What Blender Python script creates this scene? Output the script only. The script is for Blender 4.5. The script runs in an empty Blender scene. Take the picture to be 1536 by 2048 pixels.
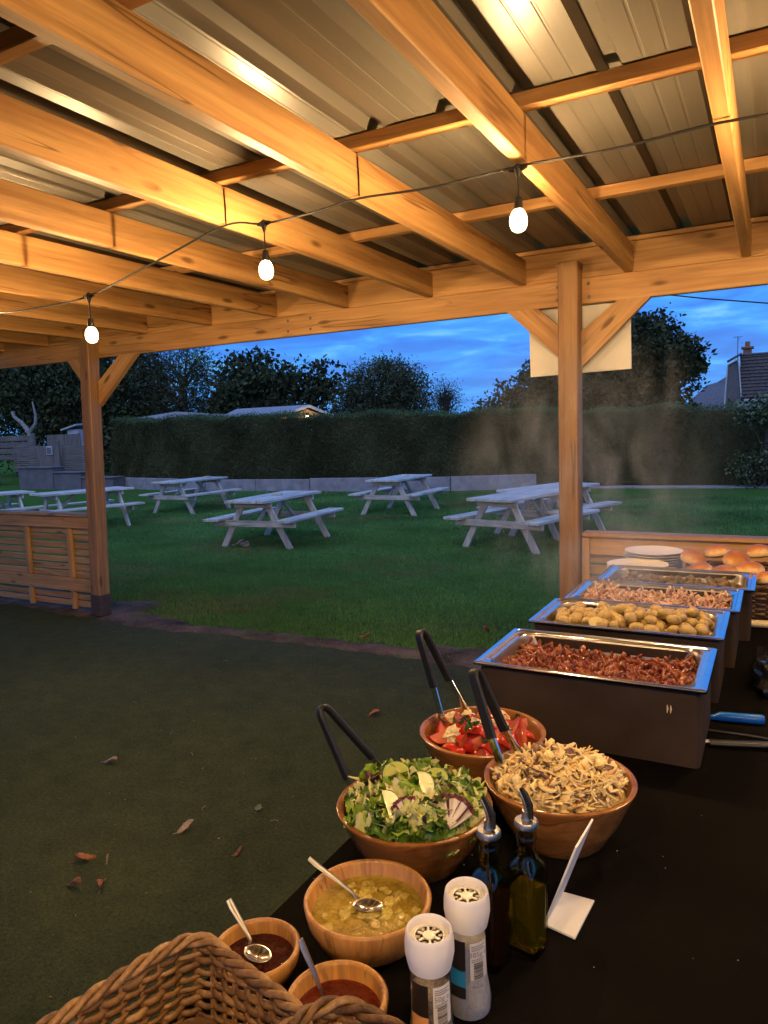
import bpy, math, random
import numpy as np
from mathutils import Vector, Matrix

random.seed(11)
RNG = np.random.default_rng(11)
S = bpy.context.scene
C = S.collection
R = math.radians
PI = math.pi

# ------------------------------------------------------------------ camera
cam = bpy.data.cameras.new('camera')
cam_o = bpy.data.objects.new('camera', cam)
C.objects.link(cam_o)
cam.sensor_fit = 'VERTICAL'
cam.sensor_height = 36.0
cam.lens = 36.0 * 1447.0 / 2048.0
cam.clip_start = 0.02
cam.clip_end = 600
right = Vector((0.88077, 0.47240, -0.03288))
down = Vector((0.02365, -0.11323, -0.99329))
fwd = Vector((-0.47296, 0.87408, -0.11091))
m3 = Matrix((right, -down, -fwd)).transposed()
cam_o.matrix_world = Matrix.Translation((0, 0, 1.55)) @ m3.to_4x4()
S.camera = cam_o

# ------------------------------------------------------------------ render / exposure
S.render.engine = 'CYCLES'
S.view_settings.view_transform = 'Standard'
S.view_settings.look = 'None'
S.view_settings.exposure = 0.0
S.view_settings.gamma = 1.0
S.view_settings.use_curve_mapping = False
S.cycles.use_denoising = True
S.cycles.max_bounces = 6
S.cycles.diffuse_bounces = 2
S.cycles.glossy_bounces = 3
S.cycles.transmission_bounces = 6
S.cycles.adaptive_threshold = 0.03
S.cycles.transparent_max_bounces = 12
S.cycles.volume_bounces = 0
S.cycles.sample_clamp_indirect = 3.0
S.cycles.caustics_refractive = False
S.cycles.caustics_reflective = False
S.cycles.blur_glossy = 0.6

# ------------------------------------------------------------------ world: dusk sky with broken cloud
W = bpy.data.worlds.new('World')
S.world = W
W.use_nodes = True
nt = W.node_tree
nt.nodes.clear()
def wn(t, **kw):
    n = nt.nodes.new(t)
    for k, v in kw.items(): setattr(n, k, v)
    return n
SUN_EL, SUN_AZ = R(1.0), R(200.0)
w_out = wn('ShaderNodeOutputWorld')
w_bg = wn('ShaderNodeBackground')
w_bg2 = wn('ShaderNodeBackground')
w_add = wn('ShaderNodeAddShader')
w_sky = wn('ShaderNodeTexSky', sky_type='NISHITA', sun_disc=False)
w_sky.sun_elevation = SUN_EL
w_sky.sun_rotation = SUN_AZ
w_bg2.inputs['Strength'].default_value = 0.05 * 0.5
nt.links.new(w_sky.outputs[0], w_bg2.inputs['Color'])
w_tc = wn('ShaderNodeTexCoord')
w_sep = wn('ShaderNodeSeparateXYZ')
nt.links.new(w_tc.outputs['Generated'], w_sep.inputs[0])
def wmath(op, a, b=None):
    n = wn('ShaderNodeMath', operation=op)
    for i, v in enumerate((a, b)):
        if v is None: continue
        if isinstance(v, (int, float)): n.inputs[i].default_value = v
        else: nt.links.new(v, n.inputs[i])
    return n.outputs[0]
den = wmath('ADD', wmath('MAXIMUM', w_sep.outputs[2], 0.0), 0.10)
w_cmb = wn('ShaderNodeCombineXYZ')
nt.links.new(wmath('DIVIDE', w_sep.outputs[0], den), w_cmb.inputs[0])
nt.links.new(wmath('DIVIDE', w_sep.outputs[1], den), w_cmb.inputs[1])
w_n1 = wn('ShaderNodeTexNoise')
w_n1.inputs['Scale'].default_value = 1.6
w_n1.inputs['Detail'].default_value = 7
w_n1.inputs['Roughness'].default_value = 0.56
w_n1.inputs['Distortion'].default_value = 0.35
nt.links.new(w_cmb.outputs[0], w_n1.inputs['Vector'])
w_rp = wn('ShaderNodeValToRGB')
cr = w_rp.color_ramp
cr.elements[0].position = 0.30; cr.elements[0].color = (0.030, 0.175, 0.78, 1)
cr.elements[1].position = 0.70; cr.elements[1].color = (0.20, 0.62, 1.10, 1)
e = cr.elements.new(0.46); e.color = (0.036, 0.240, 0.95, 1)
e = cr.elements.new(0.57); e.color = (0.050, 0.370, 1.08, 1)
nt.links.new(w_n1.outputs['Fac'], w_rp.inputs['Fac'])
w_hz = wn('ShaderNodeMix', data_type='RGBA')            # paler air low over the horizon
nt.links.new(wmath('MULTIPLY', wmath('SUBTRACT', 1.0, wmath('MINIMUM', wmath('MULTIPLY', wmath('MAXIMUM', w_sep.outputs[2], 0.0), 7.0), 1.0)), 0.55), w_hz.inputs[0])
nt.links.new(w_rp.outputs['Color'], w_hz.inputs[6])
w_hz.inputs[7].default_value = (0.13, 0.50, 1.05, 1)
nt.links.new(w_hz.outputs[2], w_bg.inputs['Color'])
w_bg.inputs['Strength'].default_value = 1.0
nt.links.new(w_bg.outputs[0], w_add.inputs[0])
nt.links.new(w_bg2.outputs[0], w_add.inputs[1])
nt.links.new(w_add.outputs[0], w_out.inputs['Surface'])

# added warm fill for the lawn, like afterglow: very soft, from behind the camera
sun = bpy.data.lights.new('sun', 'SUN')
sun.energy = 1.1
sun.angle = R(70)
sun.color = (1.0, 0.90, 0.80)
sun_o = bpy.data.objects.new('sun', sun)
C.objects.link(sun_o)
sun_o.rotation_euler = (R(38), 0, R(20))

# ------------------------------------------------------------------ material helpers
MATS = {}
class NT:
    def __init__(s, name):
        s.m = bpy.data.materials.new(name); s.m.use_nodes = True
        s.t = s.m.node_tree; s.t.nodes.clear()
        s.out = s.n('ShaderNodeOutputMaterial')
    def n(s, t, **kw):
        nd = s.t.nodes.new(t)
        for k, v in kw.items(): setattr(nd, k, v)
        return nd
    def l(s, a, b): s.t.links.new(a, b)
    def set(s, sock, v):
        if hasattr(v, 'links') or isinstance(v, bpy.types.NodeSocket): s.l(v, sock)
        else: sock.default_value = v
    def math(s, op, a, b=None, clamp=False):
        nd = s.n('ShaderNodeMath', operation=op, use_clamp=clamp)
        s.set(nd.inputs[0], a)
        if b is not None: s.set(nd.inputs[1], b)
        return nd.outputs[0]
    def coords(s, kind='Object', scale=(1, 1, 1), rnd=0.0):
        tc = s.n('ShaderNodeTexCoord'); v = tc.outputs[kind]
        if rnd:
            oi = s.n('ShaderNodeObjectInfo')
            va = s.n('ShaderNodeVectorMath', operation='ADD')
            s.l(v, va.inputs[0])
            vs = s.n('ShaderNodeVectorMath', operation='SCALE')
            vs.inputs[0].default_value = (7.3, 11.1, 5.7)
            s.l(s.math('MULTIPLY', oi.outputs['Random'], rnd), vs.inputs['Scale'])
            s.l(vs.outputs[0], va.inputs[1]); v = va.outputs[0]
        mp = s.n('ShaderNodeMapping'); mp.inputs['Scale'].default_value = scale
        s.l(v, mp.inputs['Vector']); return mp.outputs[0]
    def noise(s, vec, scale=5, detail=4, rough=0.55, dist=0.0):
        nd = s.n('ShaderNodeTexNoise'); s.l(vec, nd.inputs['Vector'])
        nd.inputs['Scale'].default_value = scale; nd.inputs['Detail'].default_value = detail
        nd.inputs['Roughness'].default_value = rough; nd.inputs['Distortion'].default_value = dist
        return nd.outputs['Fac']
    def vor(s, vec, scale=5, feature='F1'):
        nd = s.n('ShaderNodeTexVoronoi', feature=feature); s.l(vec, nd.inputs['Vector'])
        nd.inputs['Scale'].default_value = scale; return nd.outputs['Distance']
    def ramp(s, fac, stops):
        nd = s.n('ShaderNodeValToRGB'); el = nd.color_ramp.elements
        while len(el) < len(stops): el.new(0.5)
        for e, (p, c) in zip(el, stops):
            e.position = p; e.color = (c, c, c, 1) if isinstance(c, (int, float)) else (*c, 1)
        s.l(fac, nd.inputs['Fac']); return nd.outputs['Color']
    def mix(s, fac, a, b, mode='MIX'):
        nd = s.n('ShaderNodeMix', data_type='RGBA', blend_type=mode)
        s.set(nd.inputs[0], fac)
        for i, v in ((6, a), (7, b)):
            if isinstance(v, tuple): nd.inputs[i].default_value = (*v, 1)
            else: s.l(v, nd.inputs[i])
        return nd.outputs[2]
    def bump(s, h, strength=0.3, dist=0.01):
        nd = s.n('ShaderNodeBump'); nd.inputs['Strength'].default_value = strength
        nd.inputs['Distance'].default_value = dist; s.l(h, nd.inputs['Height']); return nd.outputs[0]
    def bsdf(s, color, rough=0.5, metal=0.0, normal=None, spec=0.5, trans=0.0, ior=1.45, coat=0.0, sss=0.0, emit=None):
        b = s.n('ShaderNodeBsdfPrincipled')
        if isinstance(color, tuple): b.inputs['Base Color'].default_value = (*color, 1)
        else: s.l(color, b.inputs['Base Color'])
        s.set(b.inputs['Roughness'], rough); b.inputs['Metallic'].default_value = metal
        b.inputs['Specular IOR Level'].default_value = spec; b.inputs['IOR'].default_value = ior
        b.inputs['Transmission Weight'].default_value = trans
        b.inputs['Coat Weight'].default_value = coat
        if sss:
            b.inputs['Subsurface Weight'].default_value = sss
            b.inputs['Subsurface Radius'].default_value = (0.02, 0.01, 0.006); b.inputs['Subsurface Scale'].default_value = 0.5
        if emit: b.inputs['Emission Color'].default_value = (*emit[0], 1); b.inputs['Emission Strength'].default_value = emit[1]
        if normal is not None: s.l(normal, b.inputs['Normal'])
        s.l(b.outputs[0], s.out.inputs['Surface']); return b

def plain(name, col, rough=0.5, metal=0.0, var=0.15, scale=12, bump=0.0, spec=0.5, trans=0.0, ior=1.45, coat=0.0, sss=0.0, bscale=None, rnd=3.0):
    """colour with a little natural mottling, optional bump"""
    t = NT(name); v = t.coords('Object', rnd=rnd)
    nz = t.noise(v, scale, 4)
    lo = tuple(c * (1 - var) for c in col); hi = tuple(min(1, c * (1 + var)) for c in col)
    c = t.ramp(nz, [(0.3, lo), (0.7, hi)])
    nrm = None
    if bump: nrm = t.bump(t.noise(v, bscale or scale * 6, 3), bump, 0.004)
    t.bsdf(c, rough, metal, nrm, spec, trans, ior, coat, sss)
    MATS[name] = t.m; return t.m

def wood(name, base, dark, axis, rough=0.55, knots=True, sc=1.0, rnd=9.0, lo=0.33, hi=0.72, wear=None):
    t = NT(name)
    along, across = 1.1 * sc, 16.0 * sc
    s3 = [across] * 3; s3[axis] = along
    v = t.coords('Object', tuple(s3), rnd=rnd)
    g1 = t.noise(v, 1.0, 5, 0.6, 0.6)
    s3 = [across * 5] * 3; s3[axis] = along * 2
    g2 = t.noise(t.coords('Object', tuple(s3), rnd=rnd), 1.0, 3, 0.6)
    col = t.ramp(g1, [(lo, dark), (hi, base)])
    col = t.mix(0.45, col, t.ramp(g2, [(0.3, 0.5), (0.7, 1.05)]), 'MULTIPLY')
    s3 = [across * .35] * 3; s3[axis] = along * .35
    st = t.noise(t.coords('Object', tuple(s3), rnd=rnd), 1.0, 6, 0.65, 1.5)
    col = t.mix(1.0, col, t.ramp(st, [(0.30, 0.62), (0.46, 1.0), (0.60, 1.0), (0.75, 1.15)]), 'MULTIPLY')
    big = t.noise(t.coords('Object', (0.9,) * 3, rnd=rnd), 1.3, 2)
    col = t.mix(1.0, col, t.ramp(big, [(0.3, 0.82), (0.7, 1.08)]), 'MULTIPLY')
    if knots:
        s3 = [9.0] * 3; s3[axis] = 2.6
        k = t.vor(t.coords('Object', tuple(s3), rnd=rnd), 1.0)
        kp = t.noise(t.coords('Object', (2.1, 2.1, 2.1), rnd=rnd), 1.0, 1)
        km = t.math('MULTIPLY', t.ramp(k, [(0.085, 1.0), (0.17, 0.0)]), t.ramp(kp, [(0.45, 0.0), (0.53, 1.0)]))
        col = t.mix(t.math('MULTIPLY', km, 0.85), col, tuple(c * 0.28 for c in dark))
    s3 = [across * .55] * 3; s3[axis] = along * .55
    ck = t.noise(t.coords('Object', tuple(s3), rnd=rnd), 1.0, 2, 0.5, 0.4)
    ck = t.math('ABSOLUTE', t.math('SUBTRACT', ck, 0.5))
    cm = t.noise(t.coords('Object', (1.7, 1.7, 1.7), rnd=rnd), 1.0, 2)
    col = t.mix(t.math('MULTIPLY', t.ramp(ck, [(0.004, 0.75), (0.014, 0.0)]), t.ramp(cm, [(0.48, 0.0), (0.60, 1.0)])), col, tuple(c * 0.35 for c in dark))
    if wear:
        wz = t.noise(t.coords('Object', (3, 3, 3), rnd=rnd), 1.0, 5)
        col = t.mix(t.ramp(wz, [(0.45, 0.0), (0.72, 0.8)]), col, wear)
    t.bsdf(col, rough, 0, t.bump(g2, 0.22, 0.003))
    MATS[name] = t.m; return t.m

for i, ax in enumerate('xyz'):
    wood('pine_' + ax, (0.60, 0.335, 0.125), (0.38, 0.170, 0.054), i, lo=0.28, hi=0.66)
    wood('fence_pine_' + ax, (0.64, 0.37, 0.14), (0.42, 0.20, 0.065), i, 0.6)
    wood('old_wood_' + ax, (0.25, 0.21, 0.185), (0.13, 0.105, 0.09), i, 0.85, knots=False)
    wood('grey_wood_' + ax, (0.80, 0.74, 0.66), (0.50, 0.44, 0.385), i, 0.7, knots=False, wear=(0.30, 0.26, 0.24))
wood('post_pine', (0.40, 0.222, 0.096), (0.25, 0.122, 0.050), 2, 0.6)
M = MATS
plain('post_paint', (0.05, 0.035, 0.03), 0.7, var=0.3)
plain('black_rubber', (0.012, 0.012, 0.012), 0.45)
plain('black_cable', (0.015, 0.014, 0.013), 0.5)
plain('steel', (0.70, 0.70, 0.70), 0.13, 1.0, var=0.06, scale=30)
plain('steel_brushed', (0.42, 0.40, 0.37), 0.36, 1.0, var=0.08, scale=40, bump=0.05)
plain('box_brown', (0.048, 0.032, 0.021), 0.75, var=0.28, scale=7, bump=0.08, bscale=160, spec=0.12)
plain('pan_inner', (0.42, 0.36, 0.30), 0.36, 0.9, var=0.25, scale=18)
plain('white_plastic', (0.78, 0.74, 0.70), 0.32, var=0.04, sss=0.05)
plain('plate_white', (0.82, 0.73, 0.60), 0.35, var=0.04, coat=0.1)
plain('card_white', (0.82, 0.80, 0.77), 0.55, var=0.03)
plain('board_white', (0.74, 0.69, 0.60), 0.6, var=0.05, scale=3)
plain('blue_plastic', (0.01, 0.12, 0.50), 0.25, var=0.05)
plain('concrete', (0.26, 0.24, 0.25), 0.85, var=0.25, scale=4, bump=0.3, bscale=60)
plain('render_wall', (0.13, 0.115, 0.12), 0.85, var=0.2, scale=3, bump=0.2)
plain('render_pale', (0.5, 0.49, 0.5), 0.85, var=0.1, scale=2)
plain('pale_paint', (0.42, 0.42, 0.44), 0.7, var=0.1)
plain('white_trim', (0.5, 0.5, 0.52), 0.6, var=0.06)
plain('brick_red', (0.30, 0.12, 0.07), 0.85, var=0.25, scale=20)
plain('slate', (0.13, 0.125, 0.14), 0.7, var=0.25, scale=9)
plain('tile_brown', (0.085, 0.068, 0.066), 0.75, var=0.45, scale=9)
plain('felt_roof', (0.26, 0.27, 0.31), 0.8, var=0.15, scale=5)
plain('bark', (0.07, 0.055, 0.045), 0.9, var=0.4, scale=9, bump=0.4)
plain('pale_bark', (0.24, 0.21, 0.19), 0.9, var=0.4, scale=9, bump=0.4)
plain('leaf_dark', (0.042, 0.048, 0.022), 0.95, var=0.4, scale=0.8, rnd=0, spec=0.05)
plain('leaf_mid', (0.062, 0.070, 0.034), 0.95, var=0.4, scale=0.8, rnd=0, spec=0.05)
plain('leaf_grey', (0.100, 0.106, 0.064), 0.95, spec=0.05, var=0.4, scale=0.8, rnd=0)
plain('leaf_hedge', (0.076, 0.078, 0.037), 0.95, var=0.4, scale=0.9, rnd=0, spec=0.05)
plain('leaf_hedge_toplit', (0.075, 0.125, 0.050), 0.9, var=0.4, scale=1.0, rnd=0, spec=0.1)  # lit strip along the hedge top, put into a lighter green
plain('leaf_glossy', (0.09, 0.12, 0.05), 0.4, var=0.4, scale=1.0, rnd=0)
plain('dry_leaf', (0.23, 0.095, 0.05), 0.7, var=0.45, scale=60)
plain('dry_leaf_grey', (0.25, 0.2, 0.16), 0.7, var=0.4, scale=60)

plain('wicker_dark', (0.12, 0.065, 0.03), 0.5, var=0.4, scale=18, bump=0.15, bscale=90)

def mat_wicker(name, lo, mid, hi):
    t = NT(name); v = t.coords('Object', rnd=6.0); oi = t.n('ShaderNodeObjectInfo')
    n = t.noise(v, 26, 5, .65, .8); f = t.noise(v, 190, 3, .7)
    fac = t.math('ADD', t.math('MULTIPLY', n, .85), t.math('MULTIPLY', t.math('SUBTRACT', oi.outputs['Random'], .5), .22))
    col = t.ramp(fac, [(.25, lo), (.45, mid), (.68, hi)])
    col = t.mix(.6, col, t.ramp(f, [(.3, .45), (.7, 1.15)]), 'MULTIPLY')
    t.bsdf(col, t.ramp(n, [(.3, .55), (.7, .36)]), 0, t.bump(t.math('ADD', f, n), .35, .003), .4); M[name] = t.m
mat_wicker('wicker', (.075, .035, .012), (.22, .115, .042), (.42, .25, .11))
# ------------------------------------------------------------------ mesh helpers
def link(o, parent=None):
    C.objects.link(o)
    if parent is not None: o.parent = parent
    return o

def finish(me, mats, smooth, angle=38):
    for m in mats: me.materials.append(MATS[m] if isinstance(m, str) else m)
    if smooth:
        me.polygons.foreach_set('use_smooth', np.ones(len(me.polygons), bool))
        if angle: me.set_sharp_from_angle(angle=R(angle))
    me.update()

class MB:
    """collects shapes and links them as ONE mesh object"""
    def __init__(s): s.v = []; s.f = []; s.mi = []
    def add(s, verts, faces, mi=0):
        o = len(s.v); s.v += [tuple(v) for v in verts]
        s.f += [tuple(i + o for i in f) for f in faces]; s.mi += [mi] * len(faces)
        return s
    def box(s, c, d, rot=None, b=0.003, mi=0):
        hx, hy, hz = d[0] / 2, d[1] / 2, d[2] / 2
        b = min(b, hx * .45, hy * .45, hz * .45)
        V = []; idx = {}
        for sx in (-1, 1):
            for sy in (-1, 1):
                for sz in (-1, 1):
                    for a in range(3):
                        p = [sx * hx, sy * hy, sz * hz]
                        for k in range(3):
                            if k != a: p[k] -= (sx, sy, sz)[k] * b
                        idx[(sx, sy, sz, a)] = len(V); V.append(Vector(p))
        F = []
        g = lambda q, a: idx[(q[0], q[1], q[2], a)]
        def orient(f):
            c0 = sum((V[i] for i in f), Vector()) / len(f)
            n = (V[f[1]] - V[f[0]]).cross(V[f[2]] - V[f[1]])
            return f if n.dot(c0) > 0 else f[::-1]
        for a in range(3):
            o1, o2 = [k for k in range(3) if k != a]
            for sg in (-1, 1):
                q = []
                for p1, p2 in ((-1, -1), (1, -1), (1, 1), (-1, 1)):
                    t = [0, 0, 0]; t[a] = sg; t[o1] = p1; t[o2] = p2; q.append(g(t, a))
                F.append(orient(tuple(q)))
            for s1 in (-1, 1):
                for s2 in (-1, 1):
                    t0 = [0, 0, 0]; t1 = [0, 0, 0]
                    t0[a] = -1; t1[a] = 1
                    t0[o1] = t1[o1] = s1; t0[o2] = t1[o2] = s2
                    F.append(orient((g(t0, o1), g(t1, o1), g(t1, o2), g(t0, o2))))
        for sx in (-1, 1):
            for sy in (-1, 1):
                for sz in (-1, 1):
                    F.append(orient(tuple(idx[(sx, sy, sz, a)] for a in range(3))))
        c = Vector(c)
        V = [c + (rot @ p if rot is not None else p) for p in V]
        return s.add(V, F, mi)
    def bar(s, a, b_, w, h, up=(0, 0, 1), b=0.003, mi=0):
        a = Vector(a); b_ = Vector(b_); d = (b_ - a)
        y = d.normalized(); x = y.cross(Vector(up)).normalized(); z = x.cross(y)
        return s.box((a + b_) / 2, (w, d.length, h), Matrix((x, y, z)).transposed(), b, mi)
    def tube(s, path, r, n=8, caps=True, mi=0, closed=False, flat=None):
        P = [Vector(p) for p in path]; m = len(P)
        rr = r if isinstance(r, (list, tuple)) else [r] * m
        up = None; V = []
        for i in range(m):
            if closed: t = P[(i + 1) % m] - P[i - 1]
            else: t = P[min(i + 1, m - 1)] - P[max(i - 1, 0)]
            if t.length < 1e-9: t = Vector((0, 0, 1))
            t.normalize()
            if up is None: up = Vector((0, 0, 1)) if abs(t.z) < 0.9 else Vector((1, 0, 0))
            x = t.cross(up).normalized(); y = x.cross(t).normalized()
            up = y
            for k in range(n):
                a = 2 * PI * k / n
                fx, fy = (flat if flat else (1, 1))
                V.append(P[i] + x * (math.cos(a) * rr[i] * fx) + y * (math.sin(a) * rr[i] * fy))
        F = []
        for i in range(m if closed else m - 1):
            j = (i + 1) % m
            for k in range(n):
                F.append((i * n + k, i * n + (k + 1) % n, j * n + (k + 1) % n, j * n + k))
        if caps and not closed:
            F.append(tuple(range(n))[::-1]); F.append(tuple((m - 1) * n + k for k in range(n)))
        return s.add(V, F, mi)
    def lathe(s, prof, n=32, c=(0, 0, 0), mi=0, mis=None, sq=None):
        """prof: (r, z) from bottom-centre outwards; sq: superellipse power for square sections"""
        c = Vector(c); V = []; F = []; MI = []
        m = len(prof)
        for (r, z) in prof:
            for k in range(n):
                a = 2 * PI * k / n; ca, sa = math.cos(a), math.sin(a); q = 1.0
                if sq:
                    p = sq(z) if callable(sq) else sq
                    q = (abs(ca) ** p + abs(sa) ** p) ** (-1.0 / p)
                V.append(c + Vector((r * ca * q, r * sa * q, z)))
        for i in range(m - 1):
            for k in range(n):
                F.append((i * n + k, i * n + (k + 1) % n, (i + 1) * n + (k + 1) % n, (i + 1) * n + k))
                MI.append(mis[i] if mis else mi)
        o = len(s.v); s.add(V, F, 0); s.mi[-len(F):] = MI
        if prof[0][0] > 1e-6: s.f.append(tuple(o + k for k in range(n))[::-1]); s.mi.append(MI[0])
        if prof[-1][0] > 1e-6: s.f.append(tuple(o + (m - 1) * n + k for k in range(n))); s.mi.append(MI[-1])
        return s
    def grid(s, fn, nu, nv, mi=0, closed_u=False):
        V = [fn(i / (nu if closed_u else nu - 1), j / (nv - 1)) for j in range(nv) for i in range(nu)]
        F = []
        for j in range(nv - 1):
            for i in range(nu if closed_u else nu - 1):
                i2 = (i + 1) % nu
                F.append((j * nu + i, j * nu + i2, (j + 1) * nu + i2, (j + 1) * nu + i))
        return s.add(V, F, mi)
    def mesh(s, name, mats, smooth=False, angle=38, off=None):
        me = bpy.data.meshes.new(name)
        v = s.v if off is None else [(a - off[0], b - off[1], c - off[2]) for a, b, c in s.v]
        me.from_pydata(v, [], s.f); me.validate()
        if len(me.polygons) == len(s.mi): me.polygons.foreach_set('material_index', np.array(s.mi, dtype=np.int32))
        finish(me, mats, smooth, angle); return me
    def build(s, name, mats, parent=None, smooth=False, angle=38, world=True, loc=None):
        """world: vertices are in world space; made local to the parent (an unrotated empty) or to loc"""
        if isinstance(mats, str): mats = [mats]
        off = None
        if world and parent is not None:
            off = Vector(parent.location)
            if parent.parent is not None: off = off + Vector(parent.parent.location)
        if loc is not None: off = None      # vertices are already local
        o = bpy.data.objects.new(name, s.mesh(name, mats, smooth, angle, off))
        link(o, parent)
        if loc is not None: o.location = loc if parent is None else Vector(loc) - Vector(parent.location)
        return o

def np_mesh(name, V, F, mats, mi=None, smooth=False):
    V = np.asarray(V, np.float32); F = np.asarray(F, np.int32); k = F.shape[1]
    me = bpy.data.meshes.new(name)
    me.vertices.add(len(V)); me.vertices.foreach_set('co', V.ravel())
    me.loops.add(F.size); me.loops.foreach_set('vertex_index', F.ravel())
    me.polygons.add(len(F)); me.polygons.foreach_set('loop_start', np.arange(0, F.size, k, dtype=np.int32))
    if mi is not None: me.polygons.foreach_set('material_index', np.asarray(mi, np.int32))
    me.update(calc_edges=True)
    finish(me, mats, smooth, None); return me

def tag(o, label=None, cat=None, group=None, kind=None):
    if label: o['label'] = label
    if cat: o['category'] = cat
    if group: o['group'] = group
    if kind: o['kind'] = kind
    return o
def thing(name, label, cat, loc=(0, 0, 0), rz=0.0, group=None):
    o = bpy.data.objects.new(name, None); o.empty_display_size = 0.1
    C.objects.link(o); o.location = loc; o.rotation_euler = (0, 0, rz)
    return tag(o, label, cat, group)
def clone(o, parent=None):
    c = o.copy(); C.objects.link(c)
    if parent is not None: c.parent = parent
    for ch in list(o.children): clone(ch, c)
    return c
def inst(name, me, parent=None, loc=(0, 0, 0), rot=(0, 0, 0), scale=None):
    o = bpy.data.objects.new(name, me); link(o, parent); o.location = loc; o.rotation_euler = rot
    if scale is not None: o.scale = scale
    return o
def sm(a, b, x):
    t = min(1.0, max(0.0, (x - a) / (b - a))); return t * t * (3 - 2 * t)
def rotm(rx, ry, rz):
    from mathutils import Euler
    return Euler((rx, ry, rz)).to_matrix()
def vnoise(p, s=1.0, seed=0.0):
    from mathutils import noise
    return noise.noise(Vector((p[0] * s + seed, p[1] * s - seed, p[2] * s + seed * .5)))
# ------------------------------------------------------------------ ground, turf, soil
def lawn_z(x, y):
    return -0.18 * sm(4.8, 8.4, y)

def mat_lawn():
    t = NT('lawn'); v = t.coords('Object')
    a = t.noise(v, 0.7, 4); b = t.noise(v, 38, 5, 0.7); c = t.noise(v, 5, 4)
    col = t.ramp(c, [(0.3, (0.046, 0.120, 0.022)), (0.7, (0.072, 0.165, 0.033))])
    col = t.mix(t.ramp(a, [(0.48, 0.0), (0.7, 0.6)]), col, (0.105, 0.120, 0.055))
    col = t.mix(1.0, col, t.ramp(b, [(0.25, 0.45), (0.75, 1.35)]), 'MULTIPLY')
    t.bsdf(col, 0.95, 0, t.bump(b, 0.9, 0.03), 0.0); M['lawn'] = t.m
def mat_turf():
    t = NT('turf'); v = t.coords('Object')
    a = t.noise(v, 420, 2, 0.6); b = t.noise(v, 1.1, 5, 0.6); c = t.noise(v, 75, 4, 0.7); d_ = t.noise(v, 9, 5, 0.65)
    col = t.ramp(b, [(0.3, (0.056, 0.074, 0.028)), (0.7, (0.086, 0.106, 0.041))])
    col = t.mix(1.0, col, t.ramp(a, [(0.3, 0.40), (0.7, 1.45)]), 'MULTIPLY')
    col = t.mix(1.0, col, t.ramp(c, [(0.3, 0.6), (0.7, 1.3)]), 'MULTIPLY')
    col = t.mix(1.0, col, t.ramp(d_, [(0.3, 0.78), (0.7, 1.15)]), 'MULTIPLY')
    t.bsdf(col, 0.9, 0, t.bump(t.math('ADD', a, t.math('MULTIPLY', c, 2.0)), 1.0, 0.010), 0.15); M['turf'] = t.m
def mat_soil():
    t = NT('soil'); v = t.coords('Object')
    a = t.noise(v, 60, 5, 0.7); b = t.noise(v, 4, 4)
    col = t.ramp(b, [(0.3, (0.060, 0.040, 0.027)), (0.7, (0.21, 0.145, 0.105))])
    col = t.mix(1.0, col, t.ramp(a, [(0.25, 0.45), (0.75, 1.35)]), 'MULTIPLY')
    t.bsdf(col, 0.95, 0, t.bump(a, 1.0, 0.02), 0.15); M['soil'] = t.m
mat_lawn(); mat_turf(); mat_soil()

xs = sorted(set([-300, -150, -80, -50] + [round(-34 + 0.5 * i, 3) for i in range(93)] + [20, 40, 90, 200, 300]))
ys = sorted(set([-40, -10, 0, 3] + [round(3.6 + 0.2 * i, 3) for i in range(40)] + [12, 13, 14, 16, 18, 20, 24, 30, 45, 70, 120, 250, 500]))
V = [(x, y, lawn_z(x, y)) for y in ys for x in xs]
nx = len(xs)
F = [(j * nx + i, j * nx + i + 1, (j + 1) * nx + i + 1, (j + 1) * nx + i) for j in range(len(ys) - 1) for i in range(nx - 1)]
o = link(bpy.data.objects.new('lawn', np_mesh('lawn', V, F, ['lawn'], smooth=True)))
tag(o, kind='structure')

def edge_y(x):   # outer edge of the artificial turf
    return 4.24 + 0.05 * math.sin(x * 1.9 + 1) + 0.05 * vnoise((x, 0, 0), 2.2) + 0.05 * vnoise((x, 3, 0), 7) + 0.06 * sm(-3, -2, x)
def soil_y(x):   # where the bare soil gives way to grass
    w = 0.19 + 0.34 * max(0.0, vnoise((x, 7, 0), 1.25, 3.3) + 0.33) + 0.07 * vnoise((x, 9, 0), 6)
    return edge_y(x) + max(0.03, w) + (0.35 if x < -5.0 else 0.0)
mb = MB()
N = 300
mb.grid(lambda u, v: (-12 + 14 * u, edge_y(-12 + 14 * u) - 0.04 + (soil_y(-12 + 14 * u) - edge_y(-12 + 14 * u) + 0.04) * v,
        0.006 + lawn_z(0, edge_y(-12 + 14 * u) + v * .4) + (0.016 * math.sin(v * PI) * (1 + vnoise((u * 14, v, 0), 5)))), N, 7)
tag(mb.build('soil_strip', 'soil', smooth=True), kind='structure')
mb = MB()
mb.grid(lambda u, v: (-12 + 16 * u, -3 + (edge_y(-12 + 16 * u) + 3) * v, 0.014 - 0.006 * sm(0.985, 1.0, v)), 321, 40)
tag(mb.build('turf_floor', 'turf', smooth=True), kind='structure')

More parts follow.
